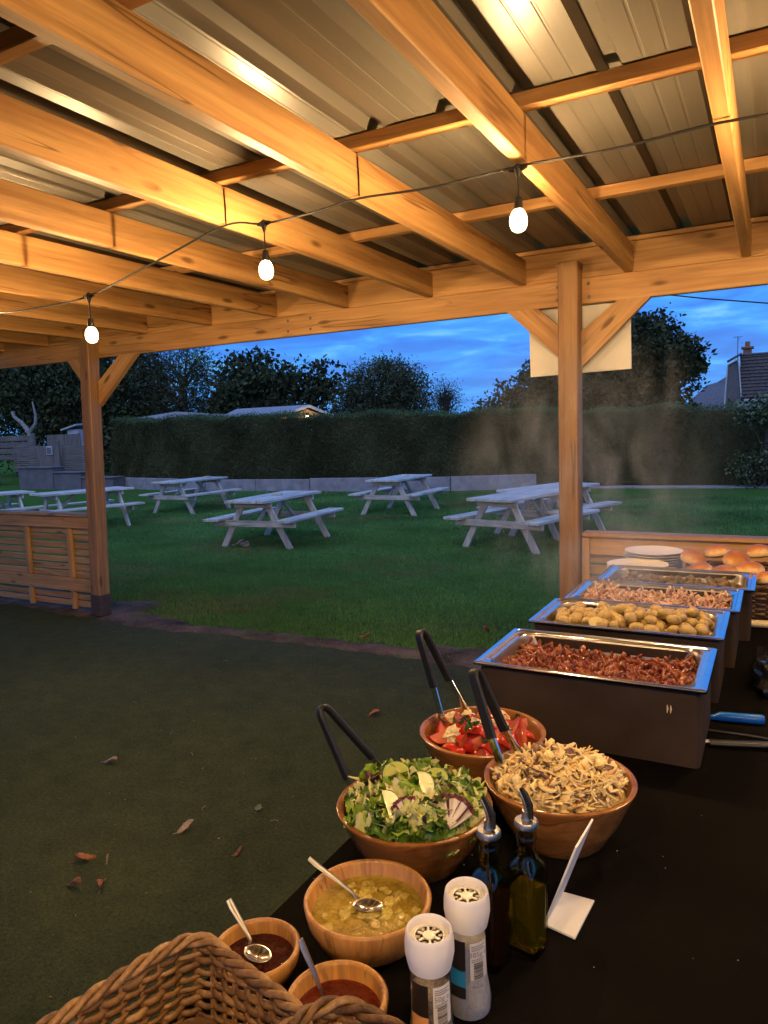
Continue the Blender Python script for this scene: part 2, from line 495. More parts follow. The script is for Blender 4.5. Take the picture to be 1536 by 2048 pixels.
# grass blades on the part of the lawn nearest the pavilion
def blades(name, n, area, h, w, mats, clip=None, zf=lawn_z, power=1.0, label=None):
    x0, x1, y0, y1 = area
    px = RNG.uniform(x0, x1, n); py = y0 + (y1 - y0) * RNG.uniform(0, 1, n) ** power
    if clip is not None:
        ok = clip(px, py); px, py = px[ok], py[ok]; n = len(px)
    zz = np.array([zf(a, b) for a, b in zip(px, py)])
    hh = h * RNG.uniform(0.5, 1.2, n); an = RNG.uniform(0, 2 * PI, n); ww = w * RNG.uniform(.6, 1.2, n) * np.clip(py / 6.0, 1, 3); hh = hh * np.clip(py / 9.0, 1, 1.5)
    lean = RNG.normal(0, 0.45, (n, 2)) * hh[:, None]
    V = np.zeros((n, 3, 3))
    V[:, 0] = np.stack([px - np.cos(an) * ww, py - np.sin(an) * ww, zz - 0.004], 1)
    V[:, 1] = np.stack([px + np.cos(an) * ww, py + np.sin(an) * ww, zz - 0.004], 1)
    V[:, 2] = np.stack([px + lean[:, 0], py + lean[:, 1], zz + hh], 1)
    F = np.arange(n * 3).reshape(n, 3)
    wav = np.sin(px * 1.3 + 2 * np.sin(py * .83)) * np.sin(py * 1.07 + 1.6 * np.sin(px * .61)) + .5 * np.sin(px * 3.7 + py * 2.9) * np.sin(py * 4.3 - px * 1.9)
    dry = RNG.uniform(0, 1, n) < np.clip((wav - .15) * .9, 0.04, .75)
    kind = np.where(dry, len(mats) - 1, RNG.integers(0, len(mats) - 1, n))
    o = link(bpy.data.objects.new(name, np_mesh(name, V.reshape(-1, 3), F, mats, kind)))
    return tag(o, label, 'grass', kind='stuff')
plain('grass_a', (0.066, 0.172, 0.052), 0.8, var=0.4, scale=0.6, rnd=0, spec=.05)
plain('grass_b', (0.095, 0.212, 0.066), 0.8, var=0.4, scale=0.6, rnd=0, spec=.05)
plain('grass_c', (0.140, 0.150, 0.070), 0.8, var=0.4, scale=0.6, rnd=0, spec=.05)
sx = np.linspace(-12, 2, 1401); se = np.array([soil_y(x) for x in sx]); ee = np.array([edge_y(x) for x in sx])
def on_grass(px, py):
    lim = np.interp(px, sx, se) + RNG.normal(0, 0.035, len(px))
    fx = px / np.maximum(py, .1)                       # keep to what the pavilion frames
    near = (py < lim + .02) & (py > lim - .30)
    tuft = np.zeros(len(px), bool); k = np.where(near)[0]
    tuft[k] = [vnoise((px[i], py[i], 1.0), 3.2) + .5 * vnoise((px[i], py[i], 4.0), 11) > .10 for i in k]
    edge = np.interp(px, sx, ee)
    return ((py > lim) | (tuft & (py > edge - .02))) & (fx > -1.35) & (fx < 0.03)
blades('lawn_grass', 520000, (-15, 0.4, 4.2, 18.0), 0.029, 0.0038, ['grass_a', 'grass_a', 'grass_b', 'grass_b', 'grass_c'], on_grass, power=1.9, label='short green lawn grass beyond the pavilion edge')

# crumbs and bits of straw caught in the turf
n = 420
px = RNG.uniform(-5.0, -.7, n); py = RNG.uniform(.8, 4.2, n); sz = RNG.uniform(.0015, .006, n); an = RNG.uniform(0, 6.3, n)
V = []; F = []
for i in range(n):
    c, s_ = math.cos(an[i]), math.sin(an[i]); a, b, h = sz[i], sz[i] * .35, .003
    o_ = len(V); V += [(px[i] + c * a, py[i] + s_ * a, .0155), (px[i] - s_ * b, py[i] + c * b, .0155), (px[i] - c * a, py[i] - s_ * a, .0155), (px[i] + s_ * b, py[i] - c * b, .0155), (px[i], py[i], .0155 + h)]
    F += [(o_, o_ + 1, o_ + 4), (o_ + 1, o_ + 2, o_ + 4), (o_ + 2, o_ + 3, o_ + 4), (o_ + 3, o_, o_ + 4)]
o = link(bpy.data.objects.new('turf_crumbs', np_mesh('turf_crumbs', V, F, ['dry_leaf_grey', 'dry_leaf'], np.repeat(RNG.integers(0, 2, n), 4))))
tag(o, 'tiny pale crumbs and bits scattered on the dark turf', 'crumbs', kind='stuff')

# ------------------------------------------------------------------ pavilion
JX = [-0.177 - 0.598 * 0, -0.772, -1.390, -2.008, -2.640, -3.245, -3.860, -4.540, -5.15, -5.76, -6.37, -6.98, 0.43, 1.04, 1.65, 2.26]
JW, JZ0, JZ1 = 0.047, 2.400, 2.545
pav = thing('pavilion', 'open timber pavilion with joists, posts, corner braces and corrugated metal roof', 'pavilion', (-1.06, 4.36, 0))
for x in JX:
    MB().box((0, 0, 0), (JW, 6.64, JZ1 - JZ0), b=0.004).build('joist', 'pine_y', pav, loc=(x + JW / 2, 1.066, (JZ0 + JZ1) / 2))
for y in (-1.82, -0.78, 0.28, 1.31, 2.355, 3.425, 4.375):
    if y < 4.3:
        MB().box((0, 0, 0), (10.6, 0.047, 0.047), b=0.003).build('batten', 'pine_x', pav, loc=(-2.2, y, JZ1 + 0.0245))
# front beam: lower and upper boards
MB().box((0, 0, 0), (11.5, 0.046, 0.146), b=0.004).build('lower_beam', 'pine_x', pav, loc=(-2.2, 4.392, 2.3205))
MB().box((0, 0, 0), (11.5, 0.046, 0.170), b=0.004).build('upper_beam', 'pine_x', pav, loc=(-2.2, 4.410, 2.4815))
MB().box((0, 0, 0), (10.6, 0.045, 0.024), b=0.003).build('batten', 'pine_x', pav, loc=(-2.2, 4.396, 2.5795))
# posts
def post(x, lean=0.0):
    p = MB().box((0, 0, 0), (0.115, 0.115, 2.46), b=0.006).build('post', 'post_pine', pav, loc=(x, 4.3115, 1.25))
    p.rotation_euler = (0, lean, 0)
    return p
pR = post(-1.062)
pL = post(-5.155, R(2.4))
for p_, x in ((pL, -5.165),):
    MB().box((0, 0, 0), (0.121, 0.121, 0.19), b=0.004).build('post_shoe', 'post_paint', p_, world=False).location = (0, 0, -1.135)
# corner braces
def brace(x0, z0, x1, z1):
    MB().bar((x0, 4.37, z0), (x1, 4.37, z1), 0.050, 0.142, up=(0, 0, 1)).build('brace', 'pine_x', pav)
def brace_poly(x0, x1, x2, zt, zb0, zb1, y=4.345, th=0.046):
    # post side x0 (zb0 low, zb1 high), beam side x1 (near) .. x2 (far) at zt
    q = [(x0, zb0), (x2, zt), (x1, zt), (x0, zb1)]
    V = [(x, y, z) for x, z in q] + [(x, y + th, z) for x, z in q]
    F = [(0, 1, 2, 3), (7, 6, 5, 4)] + [(i, i + 4, (i + 1) % 4 + 4, (i + 1) % 4) for i in range(4)]
    if x2 < x0: F = [f[::-1] for f in F]
    c = Vector((sum(a for a, b in q) / 4, y + th / 2, sum(b for a, b in q) / 4))
    w = Vector((x2 - x0, 0, zt - zb0)).normalized()
    ang = math.atan2(w.z, w.x)
    mb = MB(); rm = Matrix.Rotation(ang, 3, 'Y')        # local x along the brace so that the grain follows it
    mb.add([rm @ (Vector(v) - c) for v in V], F)
    o = mb.build('brace', 'pine_x', pav, world=False); o.location = c - Vector(pav.location); o.rotation_euler = (0, -ang, 0)
brace_poly(-1.0045, -0.80, -0.622, 2.2475, 1.885, 2.09)
brace_poly(-1.1195, -1.265, -1.455, 2.2475, 1.93, 2.115)
brace_poly(-4.945 - .14, -4.80, -4.60, 2.2475, 1.84, 2.03)
brace_poly(-5.055 - .15, -5.29, -5.43, 2.2475, 1.97, 2.13)

# corrugated roof sheets, ribs along Y
def roof_sheet(x0, n):
    z0 = JZ1 + 0.050; prof = []
    pitch, cw, cb, hh = 0.262, 0.040, 0.075, 0.034
    for k in range(n):
        xa = x0 + k * pitch
        fl = pitch - cb
        prof += [(xa, 0), (xa + fl * .30, 0), (xa + fl * .315, 0.0013), (xa + fl * .345, 0.0013), (xa + fl * .36, 0), (xa + fl * .64, 0), (xa + fl * .655, 0.0013), (xa + fl * .685, 0.0013), (xa + fl * .70, 0),
                 (xa + fl, 0), (xa + fl + (cb - cw) / 2, hh), (xa + fl + (cb + cw) / 2, hh)]
    prof.append((x0 + n * pitch, 0))
    mb = MB(); Y0, Y1 = -2.4, 4.72
    m = len(prof)
    V = [(x, y, z0 + z + 0.0004) for y in (Y0, Y1) for x, z in prof] + [(x, y, z0 + z + 0.0012) for y in (Y0, Y1) for x, z in prof]
    F = [(i, i + 1, m + i + 1, m + i)[::-1] for i in range(m - 1)] + [(2 * m + i, 2 * m + i + 1, 3 * m + i + 1, 3 * m + i) for i in range(m - 1)]
    mb.add(V, F)
    mb.build('roof_sheet', 'roof_metal', pav)
t = NT('roof_metal'); v = t.coords('Object', (1, .3, 1))
n1 = t.noise(v, 2.2, 5); n2 = t.noise(t.coords('Object', (30, 1, 30)), 1.0, 3)
t.bsdf(t.ramp(n1, [(0.3, (0.125, 0.113, 0.093)), (0.7, (0.17, 0.153, 0.128))]), t.ramp(n2, [(0.3, 0.34), (0.7, 0.46)]), 0.12, t.bump(n1, 0.08, 0.02), 0.5)
M['roof_metal'] = t.m
x_first = -0.455 + 0.0375 - 0.262 * 4 * 7
for k in range(11):
    roof_sheet(x_first + k * 1.048 + (0.0), 4)

bm_ = MB().lathe([(0, 0), (.009, 0), (.0105, .002), (.009, .0045), (0, .005)], 10).mesh('bolt', ['slate'], True)
for x in (-1.15, -.97, -5.29, -5.06, -3.1, -2.9):
    for z in (2.285, 2.36):
        inst('bolt', bm_, pav, (x + 1.06 + random.uniform(-.006, .006), 4.3688 - 4.36, z), (R(90), 0, 0))
# sign board on the outer side of the right post (seen from behind)
sb = thing('sign_board', 'plain cream sign board hung on the outside of the right post', 'sign', (-1.045, 4.45, 1.86))
mb = MB().box((0, 0, 0), (0.60, 0.012, 0.40), b=0.002)
so = mb.build('panel', 'board_white', sb, loc=(-1.045, 4.452, 2.058)); so.rotation_euler = (0, R(-1.0), 0)
MB().box((0, 0, 0), (0.05, 0.030, 0.30), b=0.002).build('fixing_batten', 'board_white', sb, loc=(-1.062, 4.4315, 2.06))
MB().box((0, 0, 0), (0.035, 0.02, 0.36), b=0.002).build('fixing_batten', 'board_white', sb, loc=(-1.165, 4.4355, 2.056))

# ------------------------------------------------------------------ slatted balustrades
def balustrade(x0, x1, ups, label, ends):
    f = thing('slatted_fence', label, 'fence', ((x0 + x1) / 2, 4.36, 0))
    L = x1 - x0; xc = (x0 + x1) / 2
    MB().box((0, 0, 0), (L, 0.125, 0.024), b=0.004).build('cap_rail', 'fence_pine_x', f, loc=(xc, 4.375, 0.898))
    MB().box((0, 0, 0), (L - .004, 0.034, 0.108), b=0.003).build('top_rail', 'fence_pine_x', f, loc=(xc, 4.353, 0.8305))
    MB().box((0, 0, 0), (L - .004, 0.034, 0.122), b=0.003).build('bottom_rail', 'fence_pine_x', f, loc=(xc, 4.353, 0.258))
    me = MB().box((0, 0, 0), (L - .008, 0.018, 0.053), b=0.003).mesh('slat', ['fence_pine_x'])
    for k in range(12):
        inst('slat', me, f, (random.uniform(-.002, .002), 4.3835 - 4.36, 0.075 + 0.0672 * k), (random.uniform(-.03, .03), random.uniform(-.0012, .0012), 0))
    um = MB().box((0, 0, 0), (0.050, 0.034, 0.455), b=0.003).mesh('upright', ['fence_pine_z'])
    ul = MB().box((0, 0, 0), (0.050, 0.034, 0.165), b=0.003).mesh('upright', ['fence_pine_z'])
    for u in ups:
        inst('upright', um, f, (u - xc, 4.353 - 4.36, 0.5475)); inst('upright', ul, f, (u - xc, 4.353 - 4.36, 0.113))
    for u in ends:
        MB().box((0, 0, 0), (0.042, 0.036, 0.83), b=0.003).build('end_post', 'fence_pine_z', f, loc=(u, 4.3175, 0.465))
    return f
balustrade(-9.2, -5.24, [-5.595, -6.19, -6.79, -7.39, -7.99, -8.59], 'low slatted pine fence left of the left pavilion post', [-5.268])
balustrade(-1.0, 2.6, [-0.42, 0.18, 0.78, 1.38, 1.98], 'low slatted pine fence behind the plates and bread', [-0.975])
# ------------------------------------------------------------------ festoon lights
t = NT('bulb_glow'); em = t.n('ShaderNodeEmission'); em.inputs['Color'].default_value = (1.0, 0.64, 0.29, 1)
em.inputs['Strength'].default_value = 7800.0
t.l(em.outputs[0], t.out.inputs['Surface']); M['bulb_glow'] = t.m; t.m.cycles.emission_sampling = 'FRONT'
t = NT('bulb_glass'); tr = t.n('ShaderNodeBsdfTransparent'); e2 = t.n('ShaderNodeEmission'); e2.inputs['Color'].default_value = (1.0, .72, .36, 1); e2.inputs['Strength'].default_value = 3.2
ad = t.n('ShaderNodeAddShader'); t.l(tr.outputs[0], ad.inputs[0]); t.l(e2.outputs[0], ad.inputs[1]); t.l(ad.outputs[0], t.out.inputs['Surface']); M['bulb_glass'] = t.m
def smooth_path(pts, n=6):
    P = [Vector(p) for p in pts]; out = []
    for i in range(len(P) - 1):
        p0, p1, p2, p3 = P[max(i - 1, 0)], P[i], P[i + 1], P[min(i + 2, len(P) - 1)]
        for k in range(n):
            u = k / n
            out.append(0.5 * ((2 * p1) + (p2 - p0) * u + (2 * p0 - 5 * p1 + 4 * p2 - p3) * u * u + (3 * p1 - p0 - 3 * p2 + p3) * u ** 3))
    out.append(P[-1]); return out
def festoon(label, pts, lamps):
    s = thing('string_light', label, 'string light', pts[len(pts) // 2])
    MB().tube(smooth_path(pts), 0.0042, 6).build('cable', 'black_cable', s, smooth=True)
    for (x, y, zs, zb) in lamps:
        h = MB()
        h.tube([(x - .032, y, zs + .001), (x - .012, y, zs), (x + .012, y, zs), (x + .032, y, zs + .001)], [.0055, .0105, .0105, .0055], 8)
        h.lathe([(0.0, -.032), (0.004, -.032), (0.013, -.006), (0.013, 0.008), (0.006, 0.014), (0, 0.014)], 10, (x, y, zs))
        h.tube([(x, y, zs - .03), (x, y, zb + .058)], 0.0032, 6)
        h.lathe([(0.0, .034), (0.0148, .034), (0.0150, .046), (0.012, .070), (0.006, .076), (0, .076)], 12, (x, y, zb))
        ho = h.build('lamp_holder', 'black_rubber', s, smooth=True)
        b = MB().lathe([(0.0, -.038), (0.011, -.0362), (0.0215, -.030), (0.0275, -.018), (0.0295, -.002), (0.0275, .014), (0.0215, .027), (0.0150, .0345)], 16, (x, y, zb))
        bo = b.build('bulb', 'bulb_glass', None, smooth=True)
        fo = MB().lathe([(0, -.014), (.0070, -.0125), (.0105, -.007), (.0115, 0), (.0105, .007), (.0070, .0125), (0, .014)], 10, (x, y, zb)).build('filament', 'bulb_glow', None, smooth=True)
        fo.parent = ho; fo.data.transform(Matrix.Translation(-Vector(s.location)))
        bo.parent = ho
        bo.data.transform(Matrix.Translation(-Vector(s.location)))
    return s
YS = 2.37
festoon('black festoon cable with glowing bulbs strung under the joists in view', [
    (2.3, YS, 2.385), (1.66, YS, 2.385), (1.30, YS, 2.36), (1.07, YS, 2.388), (0.75, YS, 2.36), (0.45, YS, 2.388), (0.20, YS, 2.372), (-0.153, YS, 2.388), (-0.45, YS, 2.377), (-0.738, YS, 2.384),
    (-1.05, YS, 2.374), (-1.345, YS, 2.388), (-1.55, YS, 2.372), (-1.774, YS, 2.369), (-1.965, YS, 2.392), (-2.35, YS, 2.305), (-2.78, YS, 2.21), (-3.10, YS, 2.196), (-3.43, YS, 2.203), (-3.80, YS, 2.27), (-4.51, YS, 2.388)],
    [(-0.750, YS, 2.378, 2.216), (-1.772, YS, 2.369, 2.193), (-2.782, YS, 2.21, 2.035), (0.27, YS, 2.37, 2.21), (1.29, YS, 2.36, 2.20), (-3.80, YS, 2.27, 2.11)])
festoon('second black festoon cable of glowing bulbs behind the camera', [
    (2.3, -0.25, 2.388), (1.2, -0.25, 2.36), (0.45, -0.25, 2.388), (-0.15, -0.25, 2.37), (-0.75, -0.25, 2.388), (-1.37, -0.25, 2.365), (-1.98, -0.25, 2.388), (-2.62, -0.25, 2.37), (-3.22, -0.25, 2.388)],
    [(1.2, -.25, 2.36, 2.20), (0.20, -.25, 2.375, 2.21), (-0.55, -.25, 2.380, 2.22)])
for x in (-1.343, -1.961):   # hanging hooks on the joist sides
    MB().tube([(x + .001, YS - .004, 2.53), (x + .003, YS, 2.46), (x + .002, YS, 2.395)], 0.0022, 6).build('hanging_wire', 'black_cable', pav)

# ------------------------------------------------------------------ picnic tables
def make_picnic():
    r = thing('picnic_table', 'x', 'picnic table')
    L = 1.8
    pm = MB().box((0, 0, 0), (0.140, L, 0.040), b=0.004).mesh('plank', ['grey_wood_y'])
    for i in range(5): inst('plank', pm, r, (-0.292 + 0.146 * i, random.uniform(-.006, .006), 0.735), (0, random.uniform(-.01, .01), 0))
    sm_ = MB().box((0, 0, 0), (0.130, L, 0.038), b=0.004).mesh('seat_plank', ['grey_wood_y'])
    for s_ in (-1, 1):
        for k in (0, 1): inst('seat_plank', sm_, r, (s_ * (0.575 + 0.137 * k), random.uniform(-.006, .006), 0.448), (0, random.uniform(-.01, .01), 0))
    for ye in (-.62, .62):
        sg = 1 if ye > 0 else -1
        for s_ in (-1, 1):
            MB().bar((s_ * 0.60, ye, -0.01), (s_ * 0.20, ye, 0.715), 0.042, 0.095, up=(1, 0, 0)).build('leg', 'grey_wood_z', r, world=False)
        MB().box((0, 0, 0), (1.45, 0.042, 0.095), b=0.004).build('seat_beam', 'grey_wood_x', r, world=False).location = (0, ye + .043 * sg, 0.381)
        MB().box((0, 0, 0), (0.66, 0.042, 0.085), b=0.004).build('top_cleat', 'grey_wood_x', r, world=False).location = (0, ye + .043 * sg, 0.671)
        MB().bar((0, ye + .08 * sg - .12 * sg, 0.36), (0, ye * 0.25, 0.715), 0.060, 0.040, up=(1, 0, 0)).build('brace', 'grey_wood_y', r, world=False)
    return r
pt0 = make_picnic()
PT = [(-7.08, 9.42, 5.5, 'grey wooden picnic table nearest the left post on the lawn, dry leaves beneath'),
      (-3.24, 10.27, -14, 'grey wooden picnic table just left of the right pavilion post'),
      (-6.97, 13.65, 2, 'small grey picnic table alone in the middle distance, centre of the lawn'),
      (-3.19, 11.55, -20, 'grey picnic table half hidden behind the right pavilion post'),
      (-12.1, 12.85, 0, 'grey picnic table far back before the low concrete wall'),
      (-12.15, 9.85, -15, 'grey picnic table behind the left post and slatted fence'),
      (-13.75, 8.75, -15, 'grey picnic table at the left edge, its top above the slatted fence')]
for i, (x, y, a, lab) in enumerate(PT):
    o = pt0 if i == 0 else clone(pt0)
    o.location = (x, y, -0.18); o.rotation_euler = (0, 0, R(a)); o['label'] = lab; o['group'] = 'picnic tables on the lawn'
def small_box(x, y, z, lab, sx=.10, sy=.075, sz=.03):
    o = MB().box((0, 0, sz / 2), (sx, sy, sz), b=.004).lathe([(0, sz), (.02, sz), (.022, sz + .006), (0, sz + .006)], 10).build('ashtray', 'grey_wood_x', None, world=False)
    o.location = (x, y, z); tag(o, lab, 'ashtray', 'small ashtrays on the picnic tables'); o.rotation_euler = (0, 0, random.uniform(0, 3))
small_box(-7.10, 9.5, 0.5752, 'small pale block ashtray on the picnic table nearest the left post', .16, .12, .035)
small_box(-6.92, 13.8, 0.5752, 'small pale block ashtray on the small central picnic table', .16, .12, .04)
small_box(-12.0, 13.3, 0.5752, 'small pale block ashtray on the far left picnic table', .16, .12, .04)
# leaves raked in a little pile under the first table
def leaf_mesh(L=.05, W=.03, curl=.012, seed=0):
    mb = MB()
    def f(u, v):
        x = (v - .5) * L; w = W * math.sin(PI * min(.98, max(.02, v))) ** .7 * (1 + .25 * math.sin(v * 19 + seed))
        y = (u - .5) * w
        return (x, y, curl * (abs(u - .5) * 2) ** 1.6 + curl * .8 * math.sin(v * 3.3 + seed) + .003)
    mb.grid(f, 6, 9); return mb
def leaf(x, y, z, L, rz, lab, mat='dry_leaf', curl=.012, group='fallen leaves on the turf', rx=0.0, name='fallen_leaf', cat='leaf'):
    mb = leaf_mesh(L, L * random.uniform(.45, .65), curl, random.uniform(0, 6))
    mb.tube([(-L / 2, 0, .004), (-L * .75, .004, .003)], .0009, 5)
    o = mb.build(name, mat, None, smooth=True, world=False)
    md = o.modifiers.new('thickness', 'SOLIDIFY'); md.thickness = .0006
    o.location = (x, y, z); o.rotation_euler = (rx, 0, rz); return tag(o, lab, cat, group)
for k in range(7):
    leaf(-7.3 + random.uniform(-.14, .14), 8.83 + random.uniform(-.08, .08), -0.165 + random.uniform(0, .03), .12, random.uniform(0, 6), 'dry leaf in the small pile under the nearest picnic table', 'dry_leaf_grey', .03, 'leaves piled under the picnic table')

# ------------------------------------------------------------------ low wall and hedge
wp = [(-26.5, 18.6), (-20.5, 18.3), (-16, 17.7), (-12.2, 18.0), (-8, 18.8), (-5.8, 19.7)]
wl = thing('low_concrete_wall', 'low pale concrete retaining wall along the foot of the hedge', 'wall', (-15, 17.8, -0.18))
for i in range(len(wp) - 1):
    a, b = Vector((*wp[i], 0)), Vector((*wp[i + 1], 0)); d = b - a; n = max(1, round(d.length / 1.8))
    for k in range(n):
        p, q = a + d * (k / n), a + d * ((k + 1) / n - 0.008 / d.length * 2)
        z1 = 0.21 + random.uniform(-.015, .015)
        MB().bar((p.x, p.y, (z1 - .2) / 2), (q.x, q.y, (z1 - .2) / 2), 0.16, z1 + .2, b=.01).build('wall_panel', 'concrete', wl)
def leaves_on(name, pts, size, mats, mi, parent, nrm=None, asp=0.55):
    n = len(pts); pts = np.asarray(pts)
    a = RNG.normal(0, 1, (n, 3)); a /= np.linalg.norm(a, axis=1)[:, None]
    b = RNG.normal(0, 1, (n, 3)); b -= a * (a * b).sum(1)[:, None]; b /= np.linalg.norm(b, axis=1)[:, None]
    sz = (size * RNG.uniform(.6, 1.3, n))[:, None]
    V = np.stack([pts - a * sz * .5, pts + b * sz * asp * .5 , pts + a * sz * .5, pts - b * sz * asp * .5], 1).reshape(-1, 3)
    F = np.arange(n * 4).reshape(n, 4)
    o = link(bpy.data.objects.new(name, np_mesh(name, V - np.array(parent.location if parent else (0, 0, 0)), F, mats, mi)), parent)
    return o
hd = thing('hedge', 'long tall clipped dark hedge behind the lawn', 'hedge', (-9, 20.2, -0.18))
def hedge_line(t):            # front face
    pts = [(-21.6, 19.0), (-20, 18.6), (-16, 18.05), (-12.2, 18.35), (-8, 19.15), (-5.6, 20.0), (-2, 21.1), (8, 21.6)]
    d = t * (len(pts) - 1); i = np.minimum(d.astype(int), len(pts) - 2); f = (d - i)[:, None]; P = np.array(pts)
    return P[i] * (1 - f) + P[i + 1] * f
def hedge_top(x): return 2.18 - 0.30 * np.clip((x + 17) / 14, 0, 1)
n = 230000
tt = RNG.uniform(0, 1, n); P2 = hedge_line(tt); top = hedge_top(P2[:, 0]) + .05 * np.sin(P2[:, 0] * 1.7) + .04 * np.sin(P2[:, 0] * 4.1)
zz = RNG.uniform(0.02, 1, n); z = -0.15 + zz * (top + .15)
bul = 0.06 * np.sin(P2[:, 0] * 2.3 + z * 2.0) + .04 * np.sin(P2[:, 0] * 6.1 - z * 4)
y = P2[:, 1] - bul - RNG.uniform(0, .16, n) + .12 * (zz - .5)
front = np.stack([P2[:, 0], y, z], 1)
n2 = 42000
tt = RNG.uniform(0, 1, n2); Q = hedge_line(tt); topq = hedge_top(Q[:, 0]) + .05 * np.sin(Q[:, 0] * 1.7) + .04 * np.sin(Q[:, 0] * 4.1)
topl = np.stack([Q[:, 0], Q[:, 1] + RNG.uniform(-.15, 1.5, n2), topq + RNG.normal(0, .045, n2) + np.abs(RNG.normal(0, .03, n2))], 1)
leaves_on('foliage', np.concatenate([front, topl]), .046, ['leaf_hedge', 'leaf_hedge_toplit'], np.concatenate([(RNG.uniform(0, 1, n) < .05).astype(int), (RNG.uniform(0, 1, n2) < .8).astype(int)]), hd)
mb = MB()
ts = np.linspace(0, 1, 60); HL = hedge_line(ts)
for i in range(59):
    (xa, ya), (xb, yb) = HL[i], HL[i + 1]
    ta, tb = float(hedge_top(xa)) - .06, float(hedge_top(xb)) - .06
    V = [(xa, ya + .1, -.25), (xb, yb + .1, -.25), (xb, yb + .1, tb), (xa, ya + .1, ta), (xa, ya + 1.4, ta), (xb, yb + 1.4, tb), (xa, ya + 1.4, -.25), (xb, yb + 1.4, -.25)]
    mb.add(V, [(0, 1, 2, 3), (3, 2, 5, 4), (4, 5, 7, 6)])
mb.build('twig_core', 'leaf_hedge', hd)
# pale path edging along the hedge on the right
MB().box((1.2, 20.75, -0.165), (11.6, 0.5, 0.05), rotm(0, 0, R(6)), b=.01).build('path', 'concrete', None, loc=(0, 0, 0))['kind'] = 'structure'

# ------------------------------------------------------------------ trees
def tree(name, label, base, trunk_h, blobs, n, size, mats, tr=.16, clump=.28, per=22, sparse=0.0, bark='bark', nb=26, group='trees beyond the hedge', asp=.55, droop=0.0, weights=None):
    x, y, z = base
    tr_o = thing(name, label, 'tree', base, group=group)
    mb = MB()
    topz = z + trunk_h
    mb.tube([(x, y, z), (x + .05, y, z + trunk_h * .5), (x, y, topz)], [tr, tr * .8, tr * .55], 8)
    vol = np.array([b[3] * b[4] * b[5] for b in blobs]); vol = vol / vol.sum()
    nc = max(1, n // per); which = RNG.choice(len(blobs), nc, p=vol)
    B = np.array(blobs)
    u = RNG.normal(0, 1, (nc, 3)); u /= np.linalg.norm(u, axis=1)[:, None]
    rr = RNG.uniform(0, 1, nc) ** (0.33 if sparse < .5 else .45)
    cen = B[which, :3] + u * rr[:, None] * B[which, 3:6]
    k = RNG.choice(len(cen), min(nb, nc), replace=False)
    for i in k:
        c = cen[i]; s0 = z + trunk_h * random.uniform(.45, 1.0)
        mid = ((x + c[0]) / 2 + random.uniform(-.2, .2), (y + c[1]) / 2, (s0 + c[2]) / 2 + .15)
        mb.tube([(x, y, s0), mid, tuple(c)], [tr * .4, tr * .22, tr * .07], 5)
    mb.build('trunk', bark, tr_o, smooth=True)
    pts = np.repeat(cen, per, axis=0) + RNG.normal(0, clump, (nc * per, 3)) * np.array([1, 1, .8])
    if droop:
        pts[:, 2] -= np.abs(RNG.normal(0, droop, len(pts)))
    mi = np.repeat(RNG.choice(len(mats), nc, p=weights), per)
    leaves_on('crown', pts, size, mats, mi, tr_o, asp=asp)
    return tr_o
Z0 = -0.18
tree('broad_tree', 'broad dark tree filling the far left behind the fence', (-32, 25, Z0), 3.2, [(-32.5, 25, 4.6, 4.2, 2.6, 2.6), (-28.6, 25.5, 4.3, 2.6, 2.2, 2.5), (-36, 25, 4.4, 2.6, 2.2, 2.4), (-30.5, 25, 2.5, 4.5, 1.6, 1.2), (-30.5, 24.6, 1.2, 7.0, 1.2, 1.3)], 36000, .24, ['leaf_dark', 'leaf_hedge', 'leaf_mid'], .3, .4)
tree('feathery_conifer', 'feathery dark conifer rising just right of the left post', (-24.6, 26, Z0), 4.5, [(-25.2, 26, 4.4, 2.2, 1.6, 2.2), (-27.2, 26, 4.0, 1.6, 1.4, 2.1), (-23.4, 26, 4.2, .9, 1.0, 1.8), (-25.5, 26, 2.2, 3.0, 1.2, 1.3), (-22.9, 26, 3.0, .5, .6, .8)], 20000, .20, ['leaf_dark', 'leaf_hedge'], .22, .26, asp=.22, droop=.25)
tree('cherry_tree', 'loose open tree with big leaves and sky showing through', (-20, 26, Z0), 2.8, [(-20.5, 26, 3.9, 1.9, 1.4, 1.45), (-22.3, 26, 3.0, 1.2, 1.0, 1.0), (-18.2, 26, 3.7, 1.3, 1.0, 1.0), (-16.6, 26, 3.4, .9, .9, 1.1), (-20, 26, 2.6, 3.4, 1.2, .7)], 8200, .25, ['leaf_dark', 'leaf_mid'], .14, .25, per=10, sparse=1, nb=70, asp=.6)
tree('round_willow', 'rounded grey green tree with drooping clumps, centre of the skyline', (-13.4, 25, Z0), 3.0, [(-13.4, 25, 3.2, 1.5, 1.3, 1.15), (-14.6, 25, 2.6, .9, .9, 1.1), (-12.3, 25, 2.9, .9, .9, 1.2), (-13.2, 25, 4.0, .55, .6, .5), (-13.6, 25, 1.9, 1.9, 1.1, .8)], 26000, .16, ['leaf_grey', 'leaf_mid', 'leaf_dark'], .2, .2, asp=.3, droop=.12)
tree('bare_birch', 'thin wispy birch with bare hanging twigs against the sky', (-12.95, 30, Z0), 3.4, [(-12.95, 30, 3.2, .75, .6, .85), (-12.4, 30, 2.8, .45, .5, .7), (-13.4, 30, 2.7, .5, .5, .7)], 1500, .13, ['leaf_dark', 'leaf_mid'], .07, .16, per=6, sparse=1, nb=110, asp=.2, droop=.35)
